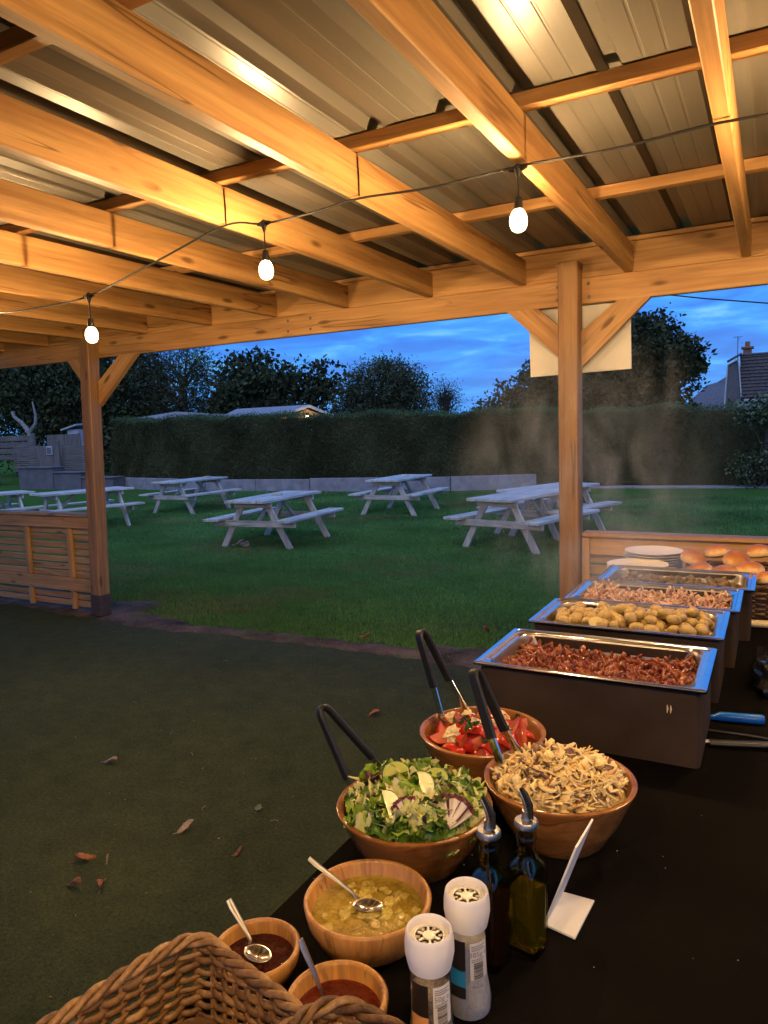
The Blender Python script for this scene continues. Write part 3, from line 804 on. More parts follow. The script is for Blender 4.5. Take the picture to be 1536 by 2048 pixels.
tree('glossy_evergreen', 'dense evergreen sloping up to the left of the right post', (-6.4, 25, Z0), 2.6, [(-6.2, 25, 3.0, 1.7, 1.4, 1.6), (-7.8, 25, 2.3, 1.2, 1.1, 1.1), (-8.9, 25, 1.9, .9, .9, .7), (-5.2, 25, 3.2, 1.3, 1.2, 1.3), (-6.8, 25, 1.6, 2.6, 1.1, .8)], 19000, .17, ['leaf_dark', 'leaf_mid'], .22, .16)
tree('tall_evergreen', 'tall dense evergreen right of the post with leafy spikes on top', (-3.5, 24.5, Z0), 3.2, [(-3.8, 24.5, 3.5, 1.5, 1.3, 1.45), (-2.75, 24.5, 3.2, .85, 1.0, .95), (-5.0, 24.5, 2.9, 1.1, 1.1, 1.5), (-3.4, 24.5, 4.7, .35, .4, .55), (-4.3, 24.5, 4.5, .5, .5, .45), (-3.9, 24.5, 1.9, 1.7, 1.1, .9), (-2.3, 24.5, 3.6, .4, .5, .5)], 23000, .17, ['leaf_dark', 'leaf_mid'], .24, .15)
def pruned_tree():
    t_ = thing('pruned_tree', 'pale pollarded tree trunk with two bare upright limbs', 'tree', (-29.6, 21.5, 0.2))
    mb = MB()
    mb.tube([(-29.6, 21.5, 0), (-29.7, 21.5, 1.6), (-29.75, 21.5, 2.1)], [.17, .15, .14], 8)
    mb.tube([(-29.75, 21.5, 2.0), (-30.3, 21.5, 2.5), (-30.75, 21.5, 2.75), (-30.85, 21.5, 3.0)], [.12, .09, .07, .09], 7)
    mb.tube([(-29.75, 21.5, 2.0), (-29.3, 21.5, 2.4), (-29.25, 21.5, 2.8), (-29.4, 21.5, 3.4)], [.11, .08, .06, .03], 7)
    mb.build('trunk', 'pale_bark', t_, smooth=True)
pruned_tree()
tree('leafy_shrub', 'pale leaved shrub spilling over the hedge at the right edge', (-.2, 20.4, Z0), 1.2, [(-.15, 20.4, 1.75, .75, .4, .35), (.7, 20.4, 1.9, .8, .4, .5)], 2600, .12, ['leaf_glossy', 'leaf_mid'], .05, .12, per=9, group='shrubs at the right edge')
tree('low_shrub', 'sparse pale leaved shrub at the foot of the hedge, right edge', (-.5, 20.4, Z0), .5, [(-.45, 20.35, .35, .55, .3, .5), (.4, 20.35, .55, .6, .3, .7)], 2200, .10, ['leaf_glossy', 'leaf_dark'], .04, .12, per=8, group='shrubs at the right edge')
# ------------------------------------------------------------------ houses and sheds behind
def poly(mb, pts, th=(0, 0, 0), mi=0):
    n = len(pts); t = Vector(th); V = [Vector(p) for p in pts] + [Vector(p) + t for p in pts]
    F = [tuple(range(n)), tuple(range(2 * n - 1, n - 1, -1))] + [(i, (i + 1) % n, (i + 1) % n + n, i + n)[::-1] for i in range(n)]
    return mb.add(V, F, mi)
hs = thing('brick_house', 'house with brown tiled mansard roof, chimney and aerial at the right edge', 'house', (0.6, 44, -0.2))
MB().box((1.6, 46.3, 1.4), (6.6, 4.8, 3.2), b=.02).build('wall', 'render_pale', hs)
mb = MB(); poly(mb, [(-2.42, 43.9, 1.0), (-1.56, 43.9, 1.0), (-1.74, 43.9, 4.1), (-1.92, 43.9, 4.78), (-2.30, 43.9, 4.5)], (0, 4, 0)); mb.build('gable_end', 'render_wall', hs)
mb = MB()
for a, b in (((-1.56, 43.86, 1.0), (-1.60, 43.86, 2.4)), ((-1.60, 43.86, 2.4), (-1.80, 43.86, 4.78)), ((-2.46, 43.86, 1.0), (-2.42, 43.86, 2.9)), ((-2.42, 43.86, 2.9), (-2.32, 43.86, 4.5)), ((-2.32, 43.86, 4.5), (-1.80, 43.86, 4.78))): mb.bar(a, b, .06, .11, up=(0, 1, 0))
mb.build('barge_board', 'white_trim', hs)
roof = MB(); poly(roof, [(-1.62, 43.7, 2.62), (5.2, 43.7, 2.62), (5.2, 45.0, 5.02), (-1.78, 45.0, 5.02)], (0, .1, .05)); poly(roof, [(-2.36, 43.8, 4.62), (-1.70, 43.8, 4.98), (-1.70, 45.3, 5.10), (-2.36, 45.3, 4.72)], (0, 0, .10))
roof = roof.build('roof', 'tile_brown', hs)
ml = MB().box((0, 0, 0), (6.9, .05, .03), b=.005).mesh('tile_course', ['tile_brown'])
for k in range(13):
    f = (k + .5) / 13
    inst('tile_course', ml, roof, (1.75 - .6, 43.7 + 1.3 * f - .04 - 44, 2.62 + 2.4 * f + .02 + .2), (R(60), 0, 0))
MB().box((1.7, 45.05, 5.08), (6.9, .2, .1), b=.03).build('ridge', 'slate', hs)
ch = MB().box((-1.42, 45.2, 5.22), (.42, .42, .36), b=.02).box((-1.42, 45.2, 5.44), (.62, .6, .12), b=.02).build('chimney', 'brick_red', roof, world=False); ch.location = (-.6, -44, .2)
MB().lathe([(.13, 5.49), (.12, 5.78), (.10, 5.78), (.10, 5.5)], 10, (-1.42, 45.2, 0)).build('chimney_pot', 'brick_red', hs)
mb = MB(); mb.tube([(-1.90, 45, 4.7), (-1.90, 45, 6.1)], .022, 6); mb.tube([(-2.12, 45, 6.05), (-1.68, 45, 6.05)], .014, 5)
for k in range(5): mb.tube([(-2.10 + .1 * k, 44.85, 6.05), (-2.10 + .1 * k, 45.15, 6.05)], .010, 5)
mb.tube([(-1.90, 45, 5.8), (-1.78, 45, 6.05)], .010, 5)
mb.build('aerial', 'slate', hs, smooth=True)
mb = MB(); mb.box((-.3, 43.62, 2.55), (2.4, .09, .10), b=.02); mb.tube([(-1.58, 43.78, 2.5), (-1.58, 43.78, 0)], .05, 6); mb.build('gutter', 'white_trim', hs)
h2 = thing('slate_roof_house', 'low house with plain slate roof between the evergreen and the tiled house', 'house', (-3.6, 50, -.2))
mb = MB(); poly(mb, [(-5.4, 49, 2.1), (-1.2, 49, 2.1), (-1.2, 51.2, 4.55), (-2.4, 51.2, 4.5), (-3.3, 51.2, 3.95), (-3.9, 51.2, 3.8)], (0, .15, .0)); mb.build('roof', 'slate', h2)
MB().box((-3.0, 50.6, .9), (4.2, 2.6, 2.2), b=.02).build('wall', 'render_pale', h2)
mb = MB(); poly(mb, [(-4.15, 42, 2.12), (-3.10, 42, 2.12), (-3.62, 42, 2.40)], (0, .2, 0)); mb.build('porch_gable', 'white_trim', h2)
mb = MB(); mb.bar((-4.35, 41.9, 2.10), (-3.62, 41.9, 2.46), .3, .05); mb.bar((-3.62, 41.9, 2.46), (-2.9, 41.9, 2.10), .3, .05); mb.build('porch_roof', 'slate', h2)
MB().box((-3.6, 42.2, .95), (1.0, .5, 2.3), b=.02).build('porch_wall', 'render_wall', h2)

cb = thing('garden_cabin', 'timber garden cabin roof just above the hedge with a small lit lamp', 'cabin', (-17, 22.6, -.2))
ridge = [(-19.3, 23.4, 2.56), (-15.15, 22.4, 2.56)]
mb = MB(); poly(mb, [(-19.5, 22.5, 2.27), (-15.7, 21.55, 2.24), (-15.1, 22.4, 2.56), (-19.3, 23.4, 2.60)], (0, 0, .05)); mb.build('roof', 'felt_roof', cb)
mb = MB(); poly(mb, [(-15.1, 22.4, 2.56), (-14.35, 22.9, 2.16), (-18.6, 24.2, 2.2), (-19.3, 23.4, 2.60)], (0, 0, .05)); mb.build('roof', 'felt_roof', cb)
mb = MB(); mb.bar((-15.72, 21.53, 2.23), (-15.08, 22.36, 2.565), .03, .10); mb.bar((-15.08, 22.36, 2.565), (-14.33, 22.86, 2.15), .03, .10); mb.build('barge_board', 'grey_wood_x', cb)
mb = MB(); poly(mb, [(-15.75, 21.85, 0), (-14.55, 22.85, 0), (-14.55, 22.85, 2.12), (-15.2, 22.4, 2.46), (-15.75, 21.85, 2.18)], (-3.2, .9, 0)); mb.build('wall', 'fence_pine_z', cb)
lo = MB().lathe([(0, -.05), (.035, -.035), (.05, 0), (.035, .035), (0, .05)], 10, (-16.25, 21.75, 2.07)).build('lamp', 'cabin_glow', cb, smooth=True) if False else None
t = NT('cabin_glow'); em = t.n('ShaderNodeEmission'); em.inputs['Color'].default_value = (1, .82, .5, 1); em.inputs['Strength'].default_value = 60
t.l(em.outputs[0], t.out.inputs['Surface']); M['cabin_glow'] = t.m
MB().lathe([(0, -.05), (.035, -.035), (.05, 0), (.035, .035), (0, .05)], 10, (-16.2, 21.55, 2.09)).build('lamp', 'cabin_glow', cb, smooth=True)
MB().lathe([(0, -.05), (.04, -.035), (.05, 0), (.035, .035), (0, .05)], 10, (-15.05, 22.15, 2.2)).build('lamp', 'cabin_glow', cb, smooth=True)
MB().bar((-16.2, 21.57, 2.12), (-16.2, 21.75, 2.25), .02, .02).build('lamp_bracket', 'slate', cb)
sr = thing('felt_roof_shed', 'low grey felt shed roof showing above the hedge left of the cabin', 'shed', (-23, 24.4, -.2))
mb = MB(); poly(mb, [(-25.7, 23.6, 2.42), (-20.6, 23.6, 2.28), (-20.9, 24.8, 2.45), (-24.0, 24.8, 2.70)], (0, 0, .05)); mb.build('roof', 'felt_roof', sr)
MB().box((-23.2, 24.3, 1.0), (4.4, 1.0, 2.4), b=.02).build('wall', 'grey_wood_z', sr)

ws = thing('white_shed', 'small white shed with sloping lid left of the left post', 'shed', (-26.2, 21.2, 1.2))
MB().box((-26.15, 21.2, 1.0), (.66, .6, 2.1), b=.01).build('body', 'pale_paint', ws)
mb = MB(); poly(mb, [(-26.70, 20.75, 2.02), (-25.7, 20.75, 2.22), (-25.7, 21.6, 2.26), (-26.70, 21.6, 2.06)], (0, 0, .06)); mb.build('roof', 'pale_paint', ws)
MB().box((-25.80, 20.93, 1.35), (.05, .1, 1.1), b=.005).build('corner_trim', 'old_wood_z', ws)
def slat_panel(x0, x1, y, z0, z1, label, n):
    f = thing('fence_panel', label, 'fence', ((x0 + x1) / 2, y, z0), group='fence panels at the far left')
    h = (z1 - z0) / n
    me = MB().box((0, 0, 0), (x1 - x0, .03, h * .8), b=.004).mesh('slat', ['old_wood_x'])
    for k in range(n): inst('slat', me, f, (0, 0, h * (k + .5)), (random.uniform(-.06, .06), 0, 0))
    pm_ = MB().box((0, 0, 0), (.09, .09, z1 - z0 + .1), b=.01).mesh('fence_post', ['old_wood_z'])
    for x in (x0, x1): inst('fence_post', pm_, f, (x - (x0 + x1) / 2, .065, (z1 - z0) / 2))
slat_panel(-28.0, -26.42, 19.4, .35, 1.42, 'weathered horizontal slat fence panel left of the gate', 12)
slat_panel(-24.95, -23.2, 19.4, .35, 1.38, 'darker horizontal slat fence panel right of the gate', 12)
slat_panel(-30.6, -28.06, 20.4, .8, 1.9, 'tall plain fence panel at the far left edge', 4)
gt = thing('wooden_gate', 'close boarded wooden gate with a small framed notice', 'gate', (-25.7, 19.3, .35))
me = MB().box((0, 0, 0), (.128, .03, 1.05), b=.004).mesh('board', ['old_wood_z'])
for k in range(10): inst('board', me, gt, (-.60 + .132 * k, random.uniform(-.004, .004), .53))
MB().box((-25.55, 19.26, 1.22), (.36, .03, .34), b=.01).build('notice_frame', 'pale_paint', gt)
MB().box((-25.55, 19.24, 1.22), (.27, .02, .25), b=.005).build('notice', 'slate', gt)
MB().box((-24.98, 19.25, .95), (.10, .10, 1.3), b=.01).build('gate_post', 'old_wood_z', gt)
hp = thing('high_gate_fence', 'tall grey boarded fence behind the gate', 'fence', (-25.6, 20.0, .3))
me = MB().box((0, 0, 0), (.15, .03, 1.6), b=.004).mesh('board', ['old_wood_z'])
for k in range(13): inst('board', me, hp, (-.93 + .155 * k, 0, .75))
for (x0, x1, zt, lab) in ((-25.3, -23.35, .62, 'tallest concrete step wall left of the left post'), (-23.3, -21.85, .44, 'middle concrete step wall left of the left post'), (-21.8, -20.2, .26, 'lowest concrete step wall behind the left post')):
    q = thing('step_wall', lab, 'wall', ((x0 + x1) / 2, 17.6, -.18), group='stepped concrete walls')
    MB().box(((x0 + x1) / 2, 17.9, (zt - .25) / 2), (x1 - x0, .5, zt + .21), b=.01).build('block_wall', 'render_wall', q)
    MB().box(((x0 + x1) / 2, 17.88, zt), (x1 - x0 + .05, .56, .05), b=.01).build('coping', 'render_wall', q)
bn = thing('storage_bin', 'white topped storage bin at the far left edge', 'bin', (-29.3, 18.6, -.1))
MB().box((-29.3, 18.6, .35), (2.0, .7, .85), b=.03).build('body', 'slate', bn)
MB().box((-29.3, 18.55, 1.08), (2.1, .75, .58), b=.04).build('lid', 'pale_paint', bn)
for k, (x, z) in enumerate(((-28.75, .62), (-28.5, .60), (-28.75, .36), (-28.5, .38))):
    o = MB().lathe([(0, -.08), (.07, -.06), (.09, 0), (.07, .07), (0, .085)], 10).build('jar', 'pale_paint', bn, loc=(x, 18.22, z), smooth=True)
wr = MB().tube([(-12, 25, 6.55), (-8, 25, 6.38), (-3.57, 25, 5.65), (-2.0, 25, 5.30), (-.27, 25, 4.97), (8, 25, 3.6)], .022, 6).build('overhead_wire', 'black_cable', None, smooth=True)
tag(wr, 'thin overhead wire crossing the sky at upper right', 'wire')
# ------------------------------------------------------------------ buffet table and cloth
TZ = 0.79
bt = thing('buffet_table', 'long folding buffet table under a black cloth', 'table', (-.1, 2.0, 0))
MB().box((-.10, 2.06, TZ - .022), (1.15, 3.26, .034), b=.004).build('tabletop', 'grey_wood_y', bt)
for x in (-.6, .4):
    for y in (.6, 1.95, 2.2, 3.5):
        MB().tube([(x, y, 0.014), (x, y, TZ - .04)], .016, 8).build('leg', 'steel_brushed', bt, smooth=True)
t = NT('tablecloth'); v = t.coords('Object'); a = t.noise(v, 350, 2); b = t.noise(v, 3, 4)
t.bsdf(t.ramp(b, [(.3, (.005, .0045, .0045)), (.7, (.009, .008, .0075))]), .85, 0, t.bump(t.math('ADD', t.math('MULTIPLY', a, .25), t.math('MULTIPLY', b, 2)), .35, .004), 0.0); M['tablecloth'] = t.m
mb = MB()
X0, X1, Y0c, Y1c = -.688, .485, .415, 3.705
def rect_path(n_per, off):
    pts = []
    for (a, b) in (((X0, Y0c), (X1, Y0c)), ((X1, Y0c), (X1, Y1c)), ((X1, Y1c), (X0, Y1c)), ((X0, Y1c), (X0, Y0c))):
        k = n_per if abs(a[0] - b[0]) > .5 else n_per * 3
        for i in range(k): f = i / k; pts.append((a[0] + (b[0] - a[0]) * f, a[1] + (b[1] - a[1]) * f))
    cx, cy = (X0 + X1) / 2, (Y0c + Y1c) / 2; out = []
    for i, (x, y) in enumerate(pts):
        nx_ = -1 if abs(x - X0) < 1e-4 else (1 if abs(x - X1) < 1e-4 else 0); ny_ = -1 if abs(y - Y0c) < 1e-4 else (1 if abs(y - Y1c) < 1e-4 else 0)
        w = off * (1 + 1.0 * math.sin(i * .62) * (1 if off > .006 else 0))
        out.append((x + nx_ * w, y + ny_ * w))
    return out
rings = [(0, TZ), (.004, TZ - .004), (.006, TZ - .02), (.010, TZ - .2), (.018, TZ - .45), (.026, .06)]
n_per = 24; base = None; V = []; F = []
for (off, z) in rings:
    rp = rect_path(n_per, off); V += [(x, y, z) for x, y in rp]
m = len(rp)
for j in range(len(rings) - 1):
    for i in range(m): F.append((j * m + i, (j + 1) * m + i, (j + 1) * m + (i + 1) % m, j * m + (i + 1) % m))
F.append(tuple(range(m)))
mb.add(V, F); tc = mb.build('tablecloth', 'tablecloth', None, smooth=True)
tag(tc, 'plain black tablecloth covering the long buffet table', 'tablecloth')

V = []; F = []; n = 46
for i in range(n):
    x = random.uniform(-.66, .3); y = random.uniform(.75, 1.75); a = random.uniform(.0005, .0015)
    if random.random() < .6: x = random.gauss(-.42, .13); y = random.gauss(1.15, .22)
    o_ = len(V); V += [(x + a, y, TZ + .0012), (x, y + a, TZ + .0012), (x - a, y, TZ + .0012), (x, y - a * .7, TZ + .0012), (x, y, TZ + .0012 + a)]
    F += [(o_, o_ + 1, o_ + 4), (o_ + 1, o_ + 2, o_ + 4), (o_ + 2, o_ + 3, o_ + 4), (o_ + 3, o_, o_ + 4)]
o = link(bpy.data.objects.new('cloth_crumbs', np_mesh('cloth_crumbs', V, F, ['plate_white']))); tag(o, 'tiny food crumbs sprinkled on the black tablecloth', 'crumbs', kind='stuff')
# ------------------------------------------------------------------ food materials
def food(name, cols, rough=.4, scale=20, bump=.2, bs=120, spec=.5, coat=0.0, sss=0.0, rnd=5.0, detail=4):
    t = NT(name); v = t.coords('Object', rnd=rnd)
    n = t.noise(v, scale, detail)
    k = len(cols); col = t.ramp(n, [(.28 + .44 * i / (k - 1), c) for i, c in enumerate(cols)])
    t.bsdf(col, rough, 0, t.bump(t.noise(v, bs, 3), bump, .003), spec, coat=coat, sss=sss); M[name] = t.m
food('pulled_red', [(.13, .030, .012), (.25, .068, .026), (.38, .130, .055)], .22, 55, .4, coat=.4)
food('pulled_red_dark', [(.05, .010, .005), (.13, .024, .010), (.20, .045, .018)], .2, 55, .5, coat=.4)
food('pulled_pale', [(.36, .19, .13), (.52, .32, .23), (.62, .43, .33)], .45, 40)
food('stuffing', [(.05, .032, .013), (.13, .085, .035), (.22, .15, .06)], .7, 60, .6)
food('potato_skin', [(.21, .125, .030), (.38, .25, .07), (.47, .33, .11), (.32, .19, .05)], .30, 2.2, .25, 9, coat=.3)
food('potato_flesh', [(.62, .47, .17), (.70, .56, .24)], .4, 25)
food('tomato_skin', [(.42, .016, .010), (.55, .035, .016)], .16, 12, .03, coat=.5)
food('tomato_flesh', [(.46, .035, .018), (.62, .13, .06), (.70, .30, .15)], .2, 120, .3, coat=.4)
food('feta', [(.72, .55, .28), (.80, .66, .40)], .6, 40, .4)
food('herb', [(.02, .05, .012), (.05, .10, .02)], .5, 40)
food('lettuce_a', [(.10, .20, .015), (.22, .34, .03), (.34, .46, .06)], .35, 28, .25, 90)
food('lettuce_b', [(.03, .085, .010), (.07, .15, .016), (.12, .23, .03)], .35, 28, .25, 90)
food('lettuce_c', [(.36, .40, .10), (.55, .55, .24), (.66, .62, .36)], .4, 28, .25, 90)
food('lettuce_red', [(.05, .012, .016), (.10, .02, .03)], .35, 28, .25, 90)
food('cucumber_flesh', [(.36, .42, .08), (.50, .52, .15)], .2, 70, .15, coat=.4)
food('cucumber_rind', [(.012, .04, .010), (.03, .075, .018)], .3, 30)
food('slaw_cream', [(.72, .49, .18), (.82, .62, .28), (.87, .73, .42)], .36, 45, .2, coat=.15)
food('slaw_orange', [(.70, .36, .10), (.76, .48, .20)], .4, 45)
food('slaw_purple', [(.07, .024, .026), (.17, .085, .06), (.38, .25, .13)], .4, 55)
food('bun_crust', [(.22, .072, .018), (.38, .145, .040), (.48, .22, .07)], .30, 9, .05, coat=.3, rnd=8)
food('bun_side', [(.60, .40, .18), (.72, .55, .30)], .6, 14, .1, rnd=8)
def sauce(name, cols, sc, bs, bd=.006, rough=.08):
    t = NT(name); v = t.coords('Object'); n = t.noise(v, sc, 5); b = t.noise(v, bs, 4, .6)
    t.bsdf(t.ramp(n, [(.3, cols[0]), (.7, cols[1])]), rough, 0, t.bump(b, .8, bd), .5, coat=.3); M[name] = t.m
sauce('apple_sauce', [(.22, .14, .010), (.40, .29, .04)], 40, 110, .010)
sauce('jam', [(.030, .005, .005), (.065, .010, .008)], 25, 120, .014, .05)
sauce('ketchup', [(.085, .008, .004), (.14, .018, .007)], 25, 110, .010, .05)
food('apple_chunk', [(.30, .21, .025), (.42, .32, .07), (.48, .38, .11)], .12, 90, .5, 160, coat=.4)
food('crisp', [(.35, .19, .07), (.48, .29, .12)], .6, 40)
for i, ax in enumerate('xyz'): wood('bowl_wood_' + ax, (.42, .185, .055), (.24, .085, .022), i, .22, knots=False, sc=1.6)
wood('bamboo_z', (.58, .31, .10), (.44, .20, .055), 2, .35, knots=False, sc=2.2)

# ------------------------------------------------------------------ bowls
def salad_bowl(x, y, r, h, label):
    k = .60
    prof = [(0, .002), (r * k - .004, .002), (r * k, .006), (r * .80, h * .45), (r * .985, h * .93), (r, h * .965), (r, h * .985), (r - .004, h), (r - .009, h - .001), (r - .0125, h - .008), (r * .76, h * .45), (r * k - .02, .018), (0, .016)]
    o = MB().lathe(prof, 56).build('salad_bowl', 'bowl_wood_x', None, smooth=True, angle=60, world=False)
    o.location = (x, y, TZ + .0012); return tag(o, label, 'bowl', 'large wooden salad bowls')
G = (-.545, 1.084, .137, .108); SL = (-.335, 1.262, .137, .117); TM = (-.537, 1.402, .134, .118)
salad_bowl(*G, 'large wooden bowl holding green leaf salad with cucumber')
salad_bowl(*SL, 'large wooden bowl heaped with creamy coleslaw')
salad_bowl(*TM, 'large wooden bowl of tomato wedges by the steel pans')
def dip_bowl(x, y, r, h, label):
    prof = [(0, .002), (r * .50, .002), (r * .56, .006), (r * .80, h * .30), (r * .95, h * .65), (r, h * .96), (r - .002, h), (r - .006, h), (r - .0085, h - .004), (r * .84, h * .45), (r * .5, .016), (0, .012)]
    o = MB().lathe(prof, 48).build('dip_bowl', 'bamboo_z', None, smooth=True, angle=60, world=False)
    o.location = (x, y, TZ + .0012); return tag(o, label, 'bowl', 'small wooden sauce bowls')
YB = (-.513, .858, .0945, .079); JB = (-.618, .727, .0615, .054); RB = (-.461, .688, .064, .066)
dip_bowl(*YB, 'round wooden bowl filled with chunky golden apple sauce')
dip_bowl(*JB, 'small wooden bowl of dark berry sauce behind the wicker basket')
dip_bowl(*RB, 'small wooden bowl of red sauce beside the white grinders')
def sauce_fill(bw, f, mat, name, label, seed, amp):
    x, y, r, h = bw; zt = h * f; ri = r * (.84 + (.9 - .84) * (f - .45) / .5) + .002
    def fn(u, v):
        rr = ri * v; a = 2 * PI * u
        p = (rr * math.cos(a), rr * math.sin(a))
        z = zt + amp * (vnoise((*p, seed), 45) + .6 * vnoise((*p, seed), 110)) * (1 - sm(.8, 1, v)) + .003 * sm(.9, 1, v)
        return (p[0], p[1], z)
    mb = MB(); mb.grid(fn, 90, 34, closed_u=True)
    o = mb.build(name, mat, None, smooth=True, angle=None, world=False); o.location = (x, y, TZ); return tag(o, label, 'sauce')
ap = sauce_fill(YB, .70, 'apple_sauce', 'apple_sauce', 'glossy golden apple sauce with chunks in the round wooden bowl', 3, .0035)
sauce_fill(JB, .62, 'jam', 'berry_sauce', 'glossy dark berry sauce in the small wooden bowl', 8, .003)
sauce_fill(RB, .66, 'ketchup', 'red_sauce', 'glossy dark red sauce in the bowl beside the grinders', 5, .0022)
def lump(sub=2, sq=(1, 1, 1), amp=.12, fr=3.0, seed=0.0):
    import bmesh
    bm = bmesh.new(); bmesh.ops.create_icosphere(bm, subdivisions=sub, radius=1)
    V = []
    for v in bm.verts:
        p = v.co.copy(); q = 1 + amp * vnoise(p, fr * .5, seed) * 2
        V.append((p.x * sq[0] * q, p.y * sq[1] * q, p.z * sq[2] * q))
    F = [tuple(v.index for v in f.verts) for f in bm.faces]; bm.free(); return V, F
for k in range(34):
    a = random.uniform(0, 6.3); rr = .074 * math.sqrt(random.random())
    V, F = lump(3, (.010, .0085, .0042), .3, 4, k * 1.7)
    q = rotm(random.uniform(-.3, .3), random.uniform(-.3, .3), random.uniform(0, 6)); s_ = random.uniform(.7, 1.35)
    MB().add([q @ (Vector(v) * s_) for v in V], F).build('apple_chunk', 'apple_chunk', ap, smooth=True, angle=None, world=False).location = (rr * math.cos(a), rr * math.sin(a), YB[3] * .70 - .0005)
def spoon(end, tip, label, dirz=None, sz=1.0):
    e, b = Vector(end), Vector(tip); s = thing('spoon', label, 'spoon', tuple(b), group='steel spoons in the sauces')
    d = (b - e); L = d.length; dn = d.normalized(); side = dn.cross(Vector((0, 0, 1))).normalized(); up = side.cross(dn)
    neck = b - dn * .018 * sz
    path = [e, e + dn * L * .12, e + dn * L * .45 + up * .003, e + dn * L * .75 + up * .004, neck]
    MB().tube(path, [.0048 * sz, .0056 * sz, .0042 * sz, .0030 * sz, .0034 * sz], 10, flat=(1.0, .42)).build('handle', 'steel_brushed', s, smooth=True)
    hd_ = Vector((dn.x, dn.y, 0)).normalized(); sd = Vector((-hd_.y, hd_.x, 0))
    mb = MB()
    def fn(u, v):
        a = 2 * PI * u; rx = .023 * sz * v; ry = .0155 * sz * v
        dz = -.0065 * sz * (1 - v * v)
        return tuple(b + hd_ * (math.cos(a) * rx + .004) + sd * (math.sin(a) * ry) + Vector((0, 0, dz + .004)))
    mb.grid(fn, 28, 9, closed_u=True)
    o = mb.build('spoon_bowl', 'steel', s, smooth=True, angle=None); md = o.modifiers.new('thickness', 'SOLIDIFY'); md.thickness = .0012
spoon((-.597, .832, .921), (-.517, .858, .850), 'steel spoon resting in the golden apple sauce')
spoon((-.672, .737, .892), (-.622, .730, .828), 'steel spoon standing in the dark berry sauce')
spoon((-.517, .694, .910), (-.478, .690, .826), 'steel spoon standing in the red sauce')

# ------------------------------------------------------------------ steel pans on dark boxes
def rrect(w, d, r, n=8):
    out = []
    for cx, cy, a0 in ((w / 2 - r, d / 2 - r, 0), (-w / 2 + r, d / 2 - r, 90), (-w / 2 + r, -d / 2 + r, 180), (w / 2 - r, -d / 2 + r, 270)):
        for k in range(n + 1): a = R(a0 + 90 * k / n); out.append((cx + r * math.cos(a), cy + r * math.sin(a)))
    return out
def pan(xc, yc, label, blabel, d=.318, depth=.095, zt=.975, rz=0.0):
    w = .53
    b = thing('food_box', blabel, 'food box', (xc, yc, TZ + .001), rz, 'dark insulated boxes under the pans')
    mb = MB(); bw, bd, bh = w - .022, d - .030, zt - TZ - .012
    out_ = rrect(bw, bd, .012, 3); m = len(out_)
    V = [(x, y, 0) for x, y in out_] + [(x, y, bh) for x, y in out_] + [(x * .93, y * .90, bh) for x, y in out_] + [(x * .93, y * .90, .012) for x, y in out_]
    F = []
    for j in range(3):
        for i in range(m): F.append((j * m + i, j * m + (i + 1) % m, (j + 1) * m + (i + 1) % m, (j + 1) * m + i))
    F.append(tuple(range(m))[::-1]); F.append(tuple(3 * m + i for i in range(m)))
    mb.add(V, F); mb.build('box_body', 'box_brown', b, smooth=True, world=False)
    p = thing('steel_pan', label, 'food pan', (xc, yc, zt), rz, 'rectangular steel food pans')
    rings = [(w + .004, d + .004, .010, -.007), (w + .002, d + .002, .010, -.0015), (w - .004, d - .004, .010, 0), (w - .026, d - .020, .010, 0), (w - .029, d - .023, .010, -.0035), (w - .034, d - .028, .030, -.004),
             (w - .058, d - .046, .052, -.004), (w - .063, d - .051, .050, -.007), (w - .068, d - .056, .048, -.018), (w - .085, d - .073, .045, -depth + .014), (w - .105, d - .093, .040, -depth), ]
    mb = MB(); V = []; F = []; n = 8; m = 4 * (n + 1)
    for (a, c, r, z) in rings: V += [(x, y, z) for x, y in rrect(a, c, r, n)]
    for j in range(len(rings) - 1):
        for i in range(m): F.append((j * m + i, j * m + (i + 1) % m, (j + 1) * m + (i + 1) % m, (j + 1) * m + i))
    F.append(tuple((len(rings) - 1) * m + i for i in range(m)))
    mb.add(V, F); mb.mi = [1 if f[0] // m >= 7 else 0 for f in mb.f]; o = mb.build('pan_shell', ['steel', 'pan_inner'], p, smooth=True, angle=50, world=False)
    md = o.modifiers.new('thickness', 'SOLIDIFY'); md.thickness = .0011; md.offset = -1
    return p, b
PANS = [(-.381, 1.800), (-.371, 2.215), (-.346, 2.540), (-.312, 2.862)]
p1, b1 = pan(*PANS[0], 'nearest steel pan holding dark red pulled meat', 'dark brown box under the nearest pan of red meat', d=.335)
p2, b2 = pan(*PANS[1], 'steel pan heaped with small boiled potatoes', 'dark box under the potato pan')
p3, b3 = pan(*PANS[2], 'steel pan of pale shredded meat behind the potatoes', 'dark box under the pan of pale shredded meat')
p4, b4 = pan(*PANS[3], 'farthest steel pan with brown stuffing in front of the plates', 'dark box under the farthest pan of stuffing')
for dx in (0.186, 0.193):
    o = MB().tube([(0, 0, -.009), (.0008, 0, 0), (0, 0, .009)], [.0008, .0022, .0008], 6).build('drip', 'feta', b1, smooth=True, world=False); o.location = (dx, -.1535, .128)

